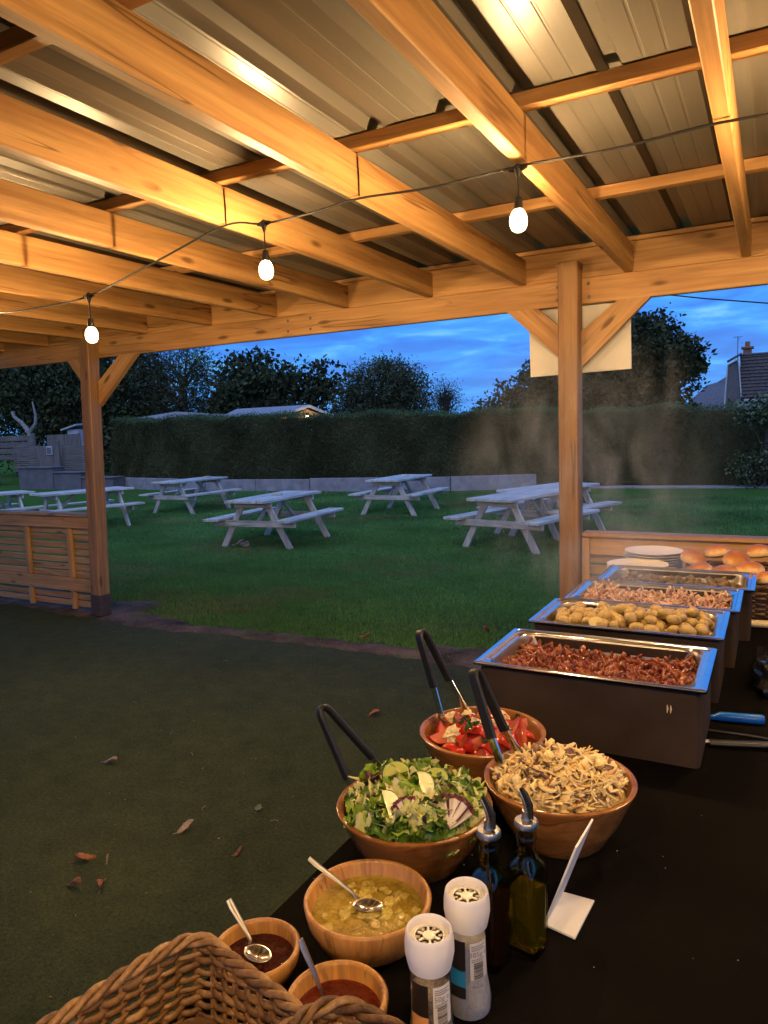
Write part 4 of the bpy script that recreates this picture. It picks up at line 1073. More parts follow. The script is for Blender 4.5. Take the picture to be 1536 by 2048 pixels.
# shredded food: many short bent strands, joined
def shreds(name, n, pos, L, Wd, mats, label, cat, wts=None, th=.35, curl=.8, seg=4, tilt=.5, n_sides=4):
    V = []; F = []; MI = []
    ring = n_sides; cnt = 0
    for k in range(n):
        (x, y, z) = pos(); l = L * random.uniform(.5, 1.3); w = Wd * random.uniform(.6, 1.4)
        yaw = random.uniform(0, 2 * PI); pit = random.gauss(0, tilt); c1 = random.gauss(0, curl); c2 = random.gauss(0, curl * .7)
        p = Vector((x, y, z)); d = Vector((math.cos(yaw) * math.cos(pit), math.sin(yaw) * math.cos(pit), math.sin(pit)))
        sd = d.cross(Vector((random.gauss(0, .6), random.gauss(0, .6), 1))).normalized(); up = sd.cross(d).normalized()
        p = p - d * l * .5
        pts = []
        for s_ in range(seg + 1):
            pts.append((p.copy(), sd.copy(), up.copy()))
            p = p + d * (l / seg)
            d = (d + up * (c1 / seg) + sd * (c2 / seg)).normalized(); sd = d.cross(up).normalized(); up = sd.cross(d).normalized(); sd = -sd if False else sd
        mi = random.choices(range(len(mats)), wts)[0] if wts else random.randrange(len(mats))
        base = len(V)
        for j, (q, s2, u2) in enumerate(pts):
            tw = w * (1.0 if 0 < j < seg else .6)
            for a in range(ring):
                an = 2 * PI * a / ring + .785
                V.append(q + s2 * (math.cos(an) * tw) + u2 * (math.sin(an) * tw * th))
        for j in range(seg):
            for a in range(ring): F.append((base + j * ring + a, base + j * ring + (a + 1) % ring, base + (j + 1) * ring + (a + 1) % ring, base + (j + 1) * ring + a)); MI.append(mi)
        F.append((base, base + 3, base + 2, base + 1)); F.append((base + seg * ring, base + seg * ring + 1, base + seg * ring + 2, base + seg * ring + 3)); MI += [mi, mi]
    o = link(bpy.data.objects.new(name, np_mesh(name, [tuple(v) for v in V], F, mats, MI, smooth=True)))
    return tag(o, label, cat, kind='stuff')
def in_pan(pc, zb, amp, seed, w=.43, d=.225):
    def f():
        u, v = random.uniform(-.5, .5), random.uniform(-.5, .5)
        x, y = pc[0] + u * w, pc[1] + v * d
        return (x, y, zb + amp * vnoise((x, y, seed), 14) + random.uniform(-.010, .006))
    return f
def bed(name, pc, zb, mat, label, w=.455, d=.245, amp=.010, seed=1.0, cat='food'):
    mb = MB(); rr = rrect(w, d, .05, 8)
    def fn(u, v):
        i = u * len(rr); a = rr[int(i) % len(rr)]
        x, y = a[0] * v, a[1] * v
        return (pc[0] + x, pc[1] + y, zb + amp * vnoise((x, y, seed), 22) + .5 * amp * vnoise((x, y, seed), 60))
    mb.grid(fn, 36, 22, closed_u=True); o = mb.build(name, mat, None, smooth=True, angle=None)
    return tag(o, label, cat, kind='stuff')
bed('red_meat_juices', PANS[0], .929, 'pulled_red_dark', 'dark red juices under the pulled meat in the nearest pan', .464, .264, .018)
shreds('pulled_red_meat', 1500, in_pan(PANS[0], .932, .013, 2.2, .450, .245), .038, .0068, ['pulled_red', 'pulled_red_dark'], 'dark red pulled meat in the nearest steel pan', 'meat', (.78, .22), th=.5, curl=1.9, tilt=.09, seg=6)
V = []; F = []
for k in range(170):
    u, v = random.uniform(-.21, .21), random.uniform(-.105, .105)
    a, b = lump(3, (.020, .011, .008), .55, 5, k * 1.3); sc = random.uniform(.6, 1.2); q = rotm(random.uniform(-.7, .7), random.uniform(-.7, .7), random.uniform(0, 6))
    o_ = len(V); V += [tuple(q @ (Vector(p) * sc) + Vector((PANS[0][0] + u, PANS[0][1] + v, .930 + .013 * vnoise((PANS[0][0] + u, PANS[0][1] + v, 2.2), 14)))) for p in a]; F += [tuple(i + o_ for i in f) for f in b]
o = link(bpy.data.objects.new('red_meat_chunks', np_mesh('red_meat_chunks', V, F, ['pulled_red'], smooth=True))); tag(o, 'moist dark red meat chunks among the pulled meat in the nearest pan', 'meat', kind='stuff')
bed('pale_meat_base', PANS[2], .935, 'pulled_pale', 'layer of pale meat in the bottom of the third pan')
shreds('pale_shredded_meat', 900, in_pan(PANS[2], .952, .022, 4.2, .44, .225), .046, .0058, ['pulled_pale', 'pulled_pale', 'pulled_red'], 'pale shredded meat in the pan behind the potatoes', 'meat', (.6, .34, .06), th=.42, curl=1.8, tilt=.2, seg=6)
bed('stuffing_base', PANS[3], .930, 'stuffing', 'brown stuffing layer in the farthest pan', amp=.014, seed=4)
V = []; F = []
for k in range(130):
    u, v = random.uniform(-.2, .2), random.uniform(-.1, .1)
    a, b = lump(2, (.016, .014, .010), .45, 5, k * 2.1); sc = random.uniform(.5, 1.25); q = rotm(random.uniform(0, 6), random.uniform(0, 6), 0)
    o_ = len(V); V += [tuple(q @ (Vector(p) * sc) + Vector((PANS[3][0] + u, PANS[3][1] + v, .937 + .018 * max(0, vnoise((u, v, 3), 16) + .3)))) for p in a]; F += [tuple(i + o_ for i in f) for f in b]
o = link(bpy.data.objects.new('herb_stuffing', np_mesh('herb_stuffing', V, F, ['stuffing'], smooth=True))); tag(o, 'lumpy brown stuffing in the farthest steel pan', 'stuffing', kind='stuff')

# potatoes, one object each
PM = []
for k in range(7):
    V, F = lump(3, (1, .82 + .05 * (k % 3), .76), .07, 2.2, k * 3.7)
    PM.append(MB().add(V, F).mesh('potato', ['potato_skin'], True, None))
V, F = lump(3, (1, .85, .78), .05, 2.2, 50)
V2 = [(x, y, min(z, .18)) for x, y, z in V]
half = MB(); half.add(V2, F); half.mi = [1 if all(V[i][2] > .1 for i in f) else 0 for f in F]
PMH = half.mesh('halved_potato', ['potato_skin', 'potato_flesh'], True, 30)
placed = []
def potato(x, y, z, r, lab='small boiled potato in the heaped potato pan', me=None):
    o = inst('potato', me or random.choice(PM), None, (x, y, z), (random.uniform(-.5, .5), random.uniform(-.5, .5), random.uniform(0, 6)), (r, r, r))
    return tag(o, lab, 'potato', 'boiled potatoes in the pan')
tries = 0
for lay, (zc, cnt, w, d) in enumerate(((.937, 74, .44, .235), (.962, 62, .425, .215), (.982, 22, .34, .15))):
    got = 0; tries = 0
    while got < cnt and tries < 6000:
        tries += 1
        r = random.uniform(.0180, .0255) * (1.12 if random.random() < .15 else 1); x = PANS[1][0] + random.uniform(-.5, .5) * w; y = PANS[1][1] + random.uniform(-.5, .5) * d
        if lay == 2 and x < PANS[1][0] - .1: continue
        zz = zc + random.uniform(-.006, .006)
        if all((x - a) ** 2 + (y - b) ** 2 + (zz - c) ** 2 > ((r + q) * .80) ** 2 for a, b, c, q in placed):
            placed.append((x, y, zz, r)); got += 1
            q_ = potato(x, y, zz, r); q_.scale = (r * random.uniform(.95, 1.14), r * random.uniform(.94, 1.05), r * random.uniform(.94, 1.06))
tag(inst('halved_potato', PMH, None, (PANS[1][0] - .075, PANS[1][1] - .108, .972), (R(50), 0, .2), (.023,) * 3), 'cut potato showing pale yellow flesh at the front of the pan', 'potato', 'boiled potatoes in the pan')
# ------------------------------------------------------------------ tomato salad
def wedge_mesh(k):
    rr, ang = 1.0, R(58 + 6 * (k % 3)); mb = MB(); nu, nv = 7, 11
    def skin(u, v):
        a = (u - .5) * ang; b = (v - .5) * PI * .96
        q = 1 + .04 * math.sin(3 * a + k)
        return (math.cos(b) * math.cos(a) * q, math.cos(b) * math.sin(a) * q, math.sin(b) * .92)
    mb.grid(skin, nu, nv, 0)
    for sgn in (-.5, .5):
        a = sgn * ang
        def face(u, v, a=a):
            b = (v - .5) * PI * .96; r_ = math.cos(b) * u
            dent = -.10 * math.sin(PI * min(1, u * 1.15)) * math.sin(PI * v) * (1 if sgn > 0 else -1) * .9
            return (r_ * math.cos(a) + dent * -math.sin(a), r_ * math.sin(a) + dent * math.cos(a), math.sin(b) * .92)
        g = MB(); g.grid(face, 6, nv, 1)
        f = g.f if sgn < 0 else [q[::-1] for q in g.f]
        mb.add(g.v, f, 1)
    V = [(x - .62, y, z) for x, y, z in mb.v]; mb.v = V
    return mb.mesh('tomato_wedge', ['tomato_skin', 'tomato_flesh'], True, 35)
TW = [wedge_mesh(k) for k in range(4)]
pl = []
for lay, (z0, n, rad) in enumerate(((.056, 26, .086), (.084, 40, .102), (.106, 40, .096))):
    k = 0; tries = 0
    while k < n and tries < 4000:
        tries += 1
        a = random.uniform(0, 6.3); rr = rad * math.sqrt(random.random()); x, y = TM[0] + rr * math.cos(a), TM[1] + rr * math.sin(a)
        z = TZ + z0 + .014 * (1 - (rr / rad) ** 2) + random.uniform(-.004, .004)
        if any((x - p[0]) ** 2 + (y - p[1]) ** 2 + (z - p[2]) ** 2 < .0205 ** 2 for p in pl): continue
        pl.append((x, y, z)); k += 1
        s_ = random.uniform(.024, .030)
        o = inst('tomato_wedge', random.choice(TW), None, (x, y, z), (random.uniform(-1.0, 1.0), random.uniform(-2.2, -.6) if random.random() < .6 else random.uniform(.4, 1.4), random.uniform(0, 6.3)), (s_,) * 3)
        tag(o, 'red tomato wedge in the wooden tomato salad bowl', 'tomato', 'tomato wedges in the bowl')
def crumble(x, y, z, r, label, mat='feta', name='cheese_piece', cat='cheese', group='pale cheese pieces on the tomatoes'):
    V, F = lump(3, (1, .8, .55), .35, 5, x * 50); rot = rotm(random.uniform(-.6, .6), random.uniform(-.6, .6), random.uniform(0, 6))
    o = MB().add([rot @ (Vector(v) * r) for v in V], F).build(name, mat, None, smooth=True, angle=25, world=False); o.location = (x, y, z); return tag(o, label, cat, group)
for i, (dx, dy, r) in enumerate(((-.085, .030, .020), (-.045, -.055, .024), (-.02, .01, .016), (.028, .03, .020), (.055, -.01, .016), (.015, .085, .018), (-.055, .06, .015))):
    rr = math.hypot(dx, dy)
    crumble(TM[0] + dx, TM[1] + dy, TZ + .127 - .1 * rr, r, 'pale crumbly cheese piece among the tomato wedges')
for i in range(14):
    a = random.uniform(0, 6.3); rr = .09 * math.sqrt(random.random())
    o = leaf(TM[0] + rr * math.cos(a), TM[1] + rr * math.sin(a), TZ + .136 - .12 * rr, random.uniform(.012, .022), random.uniform(0, 6), 'dark chopped herb leaf on the tomato salad', 'herb', .006, 'herb leaves on the tomatoes', random.uniform(-.6, .6), 'herb_leaf', 'herb')

# ------------------------------------------------------------------ green salad
def frilly(mb, c, L, Wd, mi, nu=9, nv=8, frill=.35):
    rot = rotm(random.gauss(0, .55), random.gauss(0, .55), random.uniform(0, 6.3)); ph = random.uniform(0, 6); cu = random.uniform(.2, .9)
    c = Vector(c); fr = random.uniform(4, 7.5)
    def f(u, v):
        e_ = abs(u - .5) * 2
        w = Wd * (.25 + .75 * math.sin(PI * (.12 + .80 * v)) ** .8)
        x = (v - .5) * L; y = (u - .5) * w * (1 + .18 * math.sin(v * 17 + ph))
        edge = max(e_ ** 2, sm(.6, 1, v))
        z = cu * L * .5 * (4 * (v - .5) ** 2 - .5) * -.6 + frill * Wd * .45 * edge * math.sin(fr * 3 * v + (3 if u > .5 else 0) + ph + fr * 2 * u * sm(.6, 1, v)) + .25 * Wd * e_
        x += .15 * L * edge * math.sin(fr * 4 * u + ph) * .4
        return tuple(c + rot @ Vector((x, y, z)))
    mb.grid(f, nu, nv, mi)
mb = MB()
for k in range(250):
    a = random.uniform(0, 6.3); rr = .108 * math.sqrt(random.random())
    dome = .036 * (1 - (rr / .125) ** 2)
    z = TZ + .098 + dome - random.choice((0, 0, .012, .025)) + random.uniform(-.006, .006)
    side = math.cos(a)
    mi = random.choices((0, 1, 2, 3), (.46, .28, .20, .06))[0]
    frilly(mb, (G[0] + rr * math.cos(a), G[1] + rr * math.sin(a), z), random.uniform(.040, .068), random.uniform(.028, .046), mi, 15, 12, .42)
sal = mb.build('salad_leaves', ['lettuce_a', 'lettuce_b', 'lettuce_c', 'lettuce_red'], None, smooth=True, angle=None)
tag(sal, 'curly green and pale lettuce leaves heaped in the wooden bowl', 'salad', kind='stuff')
# darker filling under the leaves
mb = MB(); mb.lathe([(0, .118), (.06, .114), (.10, .098), (.120, .083)], 30, (G[0], G[1], TZ)); tag(mb.build('lower_leaves', 'lettuce_b', None, smooth=True), 'dark lower layer of leaves in the green salad', 'salad', kind='stuff')
mb = MB()
for k in range(90):     # fine frisee
    a = random.uniform(0, 6.3); rr = .115 * math.sqrt(random.random()); c = Vector((G[0] + rr * math.cos(a), G[1] + rr * math.sin(a), TZ + .115 + .03 * (1 - (rr / .12) ** 2)))
    d = Vector((random.gauss(0, 1), random.gauss(0, 1), random.uniform(.0, .9))).normalized() * random.uniform(.012, .03); b = Vector((random.gauss(0, .006), random.gauss(0, .006), random.gauss(0, .005)))
    mb.tube([c, c + d * .5 + b, c + d], [.0018, .0022, .0006], 4, mi=random.choice((0, 1)), flat=(1.6, .5))
tag(mb.build('frisee_strands', ['lettuce_c', 'lettuce_a'], None, smooth=True), 'fine pale frisee strands on the green salad', 'salad', kind='stuff')
def cucumber(dx, dy, dz, r, rot, label, half=True, th=.007):
    mb = MB(); a0, a1 = (0, PI) if half else (0, 2 * PI); n = 18
    ring = [(math.cos(a0 + (a1 - a0) * i / n), math.sin(a0 + (a1 - a0) * i / n)) for i in range(n + 1)]
    for z, fl in ((-th / 2, True), (th / 2, False)):
        V = [(x * r * .93, y * r * .93, z) for x, y in ring]; f = tuple(range(n + 1)); mb.add(V, [f[::-1] if fl else f], 0)
    V = [(x * r * .93, y * r * .93, th / 2) for x, y in ring] + [(x * r, y * r, th * .3) for x, y in ring] + [(x * r, y * r, -th * .3) for x, y in ring] + [(x * r * .93, y * r * .93, -th / 2) for x, y in ring]
    m = n + 1
    mb.add(V, [(j * m + i + 1, j * m + i, (j + 1) * m + i, (j + 1) * m + i + 1)[::-1] for j in range(3) for i in range(n)], 1)
    if half: mb.add([V[0], V[n], V[3 * m + n], V[3 * m]], [(0, 3, 2, 1)], 0)
    o = mb.build('cucumber_slice', ['cucumber_flesh', 'cucumber_rind'], None, world=False); o.location = (G[0] + dx, G[1] + dy, TZ + dz - .014); o.rotation_euler = rot
    return tag(o, label, 'cucumber', 'cucumber slices in the salad')
# the camera looks along (-.47,.87); slices are set facing it
CF = R(28.4)
def facing(tilt, roll, yaw=0.0): return (Matrix.Rotation(CF + yaw, 3, 'Z') @ Matrix.Rotation(tilt, 3, 'X') @ Matrix.Rotation(roll, 3, 'Z')).to_euler()
def cpos(r_, f_): # right / forward offsets seen from the camera
    return (r_ * math.cos(CF) - f_ * math.sin(CF), r_ * math.sin(CF) + f_ * math.cos(CF))
cl = [(.010, -.030, .166, .026, R(55), R(-80), 'half cucumber slice standing up in the middle of the salad'),
      (-.050, -.060, .150, .025, R(55), R(-75), 'half cucumber slice at the left front of the salad'),
      (.012, -.082, .138, .024, R(70), R(-70), 'narrow cucumber piece at the front beside the radicchio'),
      (-.030, .018, .164, .026, R(35), R(15), 'half cucumber slice lying flat near the back'),
      (-.060, .018, .142, .024, R(30), R(60), 'half cucumber slice near the back left tongs'),
      (.040, .004, .162, .022, R(25), R(-20), 'pale cucumber slice right of the middle'),
      (-.088, .000, .126, .022, R(30), R(120), 'cucumber slice at the left rim of the salad'),
      (.060, -.010, .140, .022, R(40), R(30), 'half cucumber slice on the right of the salad')]
for (r_, f_, z, r, ti, ro, lab) in cl:
    d = cpos(r_, f_); cucumber(d[0], d[1], z, r, facing(ti, ro), lab)
food('radicchio', [(.70, .60, .48), (.76, .68, .56)], .35, 60, .15, rnd=2)
food('radicchio_edge', [(.07, .010, .022), (.16, .03, .05)], .35, 60, .15, rnd=2)
def radicchio(r_, f_, z, L, wd, tilt, yaw, label):
    d = cpos(r_, f_); mb = MB(); rot = (Matrix.Rotation(CF + yaw, 3, 'Z') @ Matrix.Rotation(tilt, 3, 'X'))
    for k in range(7):
        a = R(-42 + 14 * k); 
        def f(u, v, a=a, k=k):
            w = wd * (.20 + .26 * v); x = (u - .5) * w; y = v * L; z_ = .004 * math.sin(u * 9 + k) * v + .004 * (k % 2) + .012 * v * v
            return tuple(rot @ Vector((x * math.cos(a) + y * math.sin(a), -x * math.sin(a) + y * math.cos(a), z_)))
        q0 = len(mb.f); mb.grid(f, 6, 8)
        for i_ in range(q0, len(mb.f)):
            row, colm = divmod(i_ - q0, 5)
            if colm in (0, 4) and row > 1 and k % 2 or row > 5: mb.mi[i_] = 1
    o = mb.build('radicchio_leaf', ['radicchio', 'radicchio_edge'], None, smooth=True, angle=None, world=False); o.location = (G[0] + d[0], G[1] + d[1], TZ + z)
    md = o.modifiers.new('thickness', 'SOLIDIFY'); md.thickness = .0012
    return tag(o, label, 'radicchio', 'radicchio in the salad')
radicchio(.052, -.092, .112, .050, .05, R(38), R(-28), 'large white and purple radicchio fan at the front right')
radicchio(-.012, -.078, .118, .034, .04, R(40), R(12), 'small white and purple radicchio piece at the front')

# ------------------------------------------------------------------ coleslaw
def slaw_pos():
    a = random.uniform(0, 6.3); rr = .110 * math.sqrt(random.random())
    return (SL[0] + rr * math.cos(a), SL[1] + rr * math.sin(a), TZ + .104 + .046 * (1 - (rr / .128) ** 2) + random.uniform(-.014, .006) + .012 * vnoise((rr * math.cos(a), rr * math.sin(a), 2), 28))
mb = MB(); mb.lathe([(0, .140), (.05, .134), (.09, .114), (.121, .088)], 30, (SL[0], SL[1], TZ)); tag(mb.build('slaw_base', 'slaw_cream', None, smooth=True), 'creamy base of the heaped coleslaw', 'coleslaw', kind='stuff')
shreds('coleslaw', 700, slaw_pos, .036, .0032, ['slaw_cream', 'slaw_purple', 'slaw_orange'], 'creamy coleslaw of cabbage and purple shreds heaped in the bowl', 'coleslaw', (.76, .12, .12), th=.45, curl=.8, tilt=.36, seg=4)
shreds('cabbage_flakes', 330, slaw_pos, .028, .0125, ['slaw_cream', 'slaw_purple'], 'broad pale cabbage flakes on top of the coleslaw', 'coleslaw', (.78, .22), th=.12, curl=1.2, tilt=.5, seg=5)

# ------------------------------------------------------------------ tongs
def tongs(top, a_mid, a_tip, b_mid, b_tip, label):
    t_ = thing('tongs', label, 'tongs', a_tip, group='black handled tongs in the salad bowls')
    T, am, at, bm_, bt_ = map(Vector, (top, a_mid, a_tip, b_mid, b_tip))
    def arm(mid, tip, sgn):
        d = (mid - T); out = [T, T + d * .10, T + d * .45, T + d * .8, mid]
        return out
    ax = (am + bm_) / 2 - T; ax.normalize(); w = (bm_ - am).normalized(); nrm = ax.cross(w).normalized()
    def strip(pts, wd, th):
        # flat band whose width lies along nrm
        P = [Vector(p) for p in pts]; V = []; n = len(P)
        for i, p in enumerate(P):
            tg = (P[min(i + 1, n - 1)] - P[max(i - 1, 0)]).normalized(); sd = nrm; up = tg.cross(sd).normalized()
            ww = wd[i] if isinstance(wd, list) else wd; c = .25
            for (a, b) in ((-1, -c), (-1 + c, -1), (1 - c, -1), (1, -c), (1, c), (1 - c, 1), (-1 + c, 1), (-1, c)): V.append(p + sd * (a * ww / 2) + up * (b * th / 2))
        F = [(i * 8 + k, i * 8 + (k + 1) % 8, (i + 1) * 8 + (k + 1) % 8, (i + 1) * 8 + k) for i in range(n - 1) for k in range(8)] + [tuple(range(8))[::-1], tuple((n - 1) * 8 + k for k in range(8))]
        return V, F
    loop = []
    ra = (am - T).normalized(); rb = (bm_ - T).normalized()
    for k in range(9):
        s_ = -1 + k / 4.0
        base_dir = (ra * (1 - s_) / 2 + rb * (1 + s_) / 2)
        loop.append(T + w * (s_ * .011) + ax * (.012 * s_ * s_ - .004))
    la, lb = loop[0], loop[-1]
    path = [am + (la - am) * f for f in (0, .3, .6, .85)] + loop + [lb + (bm_ - lb) * f for f in (.15, .4, .7, 1)]
    mb = MB(); mb.add(*strip(path, [.023] * 3 + [.022] * (len(path) - 6) + [.023] * 3, .0088)); mb.build('handle_sleeve', 'black_rubber', t_, smooth=True)
    for mid, tip, lo in ((am, at, la), (bm_, bt_, lb)):
        d = (tip - mid); mb = MB(); mb.add(*strip([mid - d * .12, mid, mid + d * .5, tip, tip + d * .35 - ax * 0], [.0185, .0185, .0185, .0190, .021], .0042)); mb.build('steel_arm', 'steel', t_, smooth=True)
tongs((-.755, 1.12, 1.022), (-.692, 1.10, .903), (-.672, 1.097, .868), (-.671, 1.16, .922), (-.628, 1.165, .898), 'black handled steel tongs leaning left out of the green salad')
tongs((-.698, 1.45, 1.091), (-.664, 1.435, .972), (-.645, 1.427, .915), (-.647, 1.485, .974), (-.606, 1.482, .912), 'black handled steel tongs standing at the back of the tomato bowl')
tongs((-.503, 1.28, 1.077), (-.462, 1.255, .961), (-.436, 1.247, .903), (-.453, 1.305, .958), (-.424, 1.318, .906), 'black handled steel tongs standing in the coleslaw')

# ------------------------------------------------------------------ plates, bread
prof = [(0, .004), (.060, .004), (.075, .003), (.082, .006), (.118, .0155), (.125, .0185), (.1255, .0200), (.124, .0205), (.116, .018), (.084, .0095), (.076, .0075), (0, .007)]
plm = MB().lathe(prof, 48).mesh('plate', ['plate_white'], True, 50)
for (x, y, n, lab, gr) in ((-.505, 3.19, 13, 'white plate in the nearer lower stack', 'nearer stack of plates'), (-.470, 3.42, 15, 'white plate in the taller stack behind', 'taller stack of plates')):
    for k in range(n):
        o = inst('plate', plm, None, (x + random.uniform(-.002, .002), y + random.uniform(-.002, .002), TZ + .001 + k * .0118), (0, 0, random.uniform(0, 6)))
        tag(o, lab if k < n - 1 else lab.replace('white plate', 'topmost white plate'), 'plate', gr)
t = NT('bun'); v = t.coords('Object'); sp = t.n('ShaderNodeSeparateXYZ'); t.l(v, sp.inputs[0])
nz = t.noise(t.coords('Object', rnd=8), 1.6, 4)
hgt = t.math('ADD', sp.outputs[2], t.math('MULTIPLY', t.math('SUBTRACT', nz, .5), .7))
t.bsdf(t.ramp(hgt, [(-.0, (.66, .46, .22)), (.10, (.62, .38, .15)), (.30, (.44, .18, .05)), (.62, (.30, .10, .025)), (.95, (.40, .17, .05))]), .45, 0, None, .4, coat=.05); M['bun'] = t.m
BM = []
for k in range(3):
    V, F = lump(4, (1, .9 + .05 * k, .72), .04, 1.6, k * 4.4)
    V = [(x, y, z if z > -.25 else -.25 + (z + .25) * .2) for x, y, z in V]
    BM.append(MB().add(V, F).mesh('bread_bun', ['bun'], True, None))
def wicker(name, label, cx, cy, lx, ly, h, rz, rows, wr_, rc=.06, flare=.02, mat='wicker', n_st=None, rimr=.008, cat='basket', base_mat='wicker_dark'):
    b = thing(name, label, cat, (cx, cy, TZ + .001), rz)
    per = 2 * (lx + ly) - 8 * rc + 2 * PI * rc
    n = n_st or int(per / (wr_ * 6)); n += (n % 2 == 0)      # odd count so that rows alternate
    def at_(s_, f):
        w, d = lx + 2 * flare * f, ly + 2 * flare * f
        segs = []; t_ = (s_ % 1.0)
        P = rrect(w, d, rc, 6); m = len(P)
        # arc-length walk
        Ls = [math.dist(P[i], P[(i + 1) % m]) for i in range(m)]; tot = sum(Ls); q = t_ * tot
        for i in range(m):
            if q <= Ls[i] or i == m - 1:
                u = min(1, q / max(Ls[i], 1e-9)); a, c = P[i], P[(i + 1) % m]
                p = Vector((a[0] + (c[0] - a[0]) * u, a[1] + (c[1] - a[1]) * u, 0)); tg = Vector((c[0] - a[0], c[1] - a[1], 0))
                if tg.length < 1e-9: tg = Vector((1, 0, 0))
                tg.normalize(); return p, Vector((tg.y, -tg.x, 0))
            q -= Ls[i]
    for r_ in range(rows):
        f = (r_ + .5) / rows; path = []
        for i in range(n * 3):
            p, nr = at_(i / (n * 3), f)
            ph = i / 3 * PI + (r_ % 2) * PI
            path.append(p + nr * (math.sin(ph + .4) * wr_ * 1.15) + Vector((0, 0, .006 + f * (h - .012) + math.sin(i * .9 + r_ * 2.1) * wr_ * .25)))
        rs = [wr_ * (1 + .25 * math.sin(i * .37 + r_)) for i in range(len(path))]
        o = MB().tube(path, rs, 6, closed=True, flat=(.75, 1.15)).build('weaver', mat, b, smooth=True, angle=None, world=False)
    for i in range(n):
        p0, nr = at_(i / n, 0); p1, _ = at_(i / n, 1)
        MB().tube([p0 + Vector((0, 0, .003)), p1 + Vector((0, 0, h))], wr_ * .8, 5).build('stake', mat, b, smooth=True, world=False)
    for k in range(3):
        path = []
        for i in range(n * 3):
            p, nr = at_(i / (n * 3), 1.0); ph = i / (n * 3) * 2 * PI * round(per / (rimr * 11)) + k * 2 * PI / 3
            path.append(p + nr * (math.cos(ph) * rimr * .8) + Vector((0, 0, h + rimr * .4 + math.sin(ph) * rimr * .75 + rimr * .5 * math.sin(i * .21))))
        MB().tube(path, rimr * .66, 6, closed=True).build('rim_strand', mat, b, smooth=True, angle=None, world=False)
    mb = MB(); P = rrect(lx - .004, ly - .004, rc, 6); m = len(P)
    mb.add([(x, y, .002) for x, y in P] + [(x, y, .008) for x, y in P], [tuple(range(m))[::-1], tuple(range(m, 2 * m))] + [(i, (i + 1) % m, m + (i + 1) % m, m + i) for i in range(m)])
    mb.build('basket_base', base_mat, b, world=False)
    return b
wicker('bread_basket', 'dark wicker basket full of bread buns beside the plates', .045, 3.26, .70, .46, .125, 0, 11, .0052, .08, .015, 'wicker_dark', 61, .008)
buns = [(-.300, 3.36, .955, 'shiny brown bun at the far left of the bread basket'), (-.205, 3.41, .975, 'brown bun at the back of the basket, left'), (-.125, 3.26, .975, 'round bun with pale flank in the middle of the basket'),
        (-.045, 3.40, .985, 'tall brown bun at the back of the basket, right'), (-.165, 3.085, .945, 'brown bun at the front of the basket behind the farthest pan'), (-.070, 3.10, .965, 'pale topped bun in front of the tall bun'),
        (-.010, 3.07, .935, 'pale floury bun at the right front of the basket'), (.045, 3.28, .975, 'bun at the right edge of the photo, back'), (.10, 3.12, .955, 'bun right of the floury bun'), (-.26, 3.20, .930, 'bun low at the left front of the basket'), (.15, 3.35, .96, 'bun at the far right back of the basket'), (.2, 3.15, .94, 'bun at the far right front of the basket'),
        (-.10, 3.18, .90, 'lower bun under the middle of the heap'), (.03, 3.2, .90, 'lower bun under the right of the heap'), (-.2, 3.28, .90, 'lower bun under the left of the heap')]
for i, (x, y, z, lab) in enumerate(buns):
    o = inst('bread_bun', BM[i % 3], None, (x, y, z), (random.uniform(-.3, .3), random.uniform(-.3, .3), random.uniform(0, 6)), (.053 * random.uniform(.92, 1.08),) * 3); tag(o, lab, 'bun', 'buns in the bread basket')
# ------------------------------------------------------------------ near baskets
BZ = .122
def corner_basket(name, label, corner, lx, ly, rz, h, rows, **kw):
    # corner = world position of the far left rim corner
    c = Vector((corner[0], corner[1], 0)) + Matrix.Rotation(rz, 3, 'Z') @ Vector((lx / 2, -ly / 2, 0))
    return wicker(name, label, c.x, c.y, lx, ly, h, rz, rows, **kw)
nb1 = corner_basket('wicker_basket', 'chunky brown wicker basket in the bottom left corner holding wooden cutlery', (-.652, .652), .215, .24, R(-16), .099, 13, wr_=.0039, rc=.034, flare=.012, rimr=.0070)
nb2 = corner_basket('wicker_basket', 'second wicker basket at the bottom edge in front of the red sauce', (-.428, .634), .17, .22, R(-12), .113, 14, wr_=.0039, rc=.045, flare=.010, rimr=.0070)
# wooden cutlery in the first basket
def fork_mesh():
    mb = MB(); L, th = .155, .0022
    def prof(v): return .0055 + .004 * sm(.0, .18, 1 - v) * 0 + (.0065 * sm(.62, .80, v))
    n = 22; V = []
    for z in (-th / 2, th / 2):
        for i in range(n + 1):
            v = i / n; w = prof(v) * (1 if v > .03 else .6); x = (v - .5) * L
            V += [(x, -w, z + .004 * sm(.6, 1, v)), (x, w, z + .004 * sm(.6, 1, v))]
    m = 2 * (n + 1); F = []
    for i in range(n):
        a = 2 * i
        F += [(m + a, m + a + 2, m + a + 3, m + a + 1), (a, a + 1, a + 3, a + 2), (a, a + 2, m + a + 2, m + a), (a + 1, m + a + 1, m + a + 3, a + 3)]
    F += [(0, m, m + 1, 1), (2 * n, 2 * n + 1, m + 2 * n + 1, m + 2 * n)]
    return mb.add(V, F).mesh('wooden_fork', ['fork_wood'], True, 40)
wood('fork_wood', (.62, .36, .15), (.46, .24, .085), 0, .6, knots=False, sc=3)
fm = fork_mesh()
cw = Matrix.Rotation(R(-16), 3, 'Z'); c0 = Vector(nb1.location)
for k in range(26):
    p = c0 + cw @ Vector((random.uniform(-.05, .07), random.uniform(-.05, .05), .016 + .0011 * k))
    o = inst('wooden_fork', fm, None, p, (random.uniform(-.12, .12), random.uniform(-.06, .06), random.uniform(-.35, .6) + R(-16)))
    tag(o, 'wooden fork lying in the near wicker basket', 'cutlery', 'wooden cutlery in the basket')

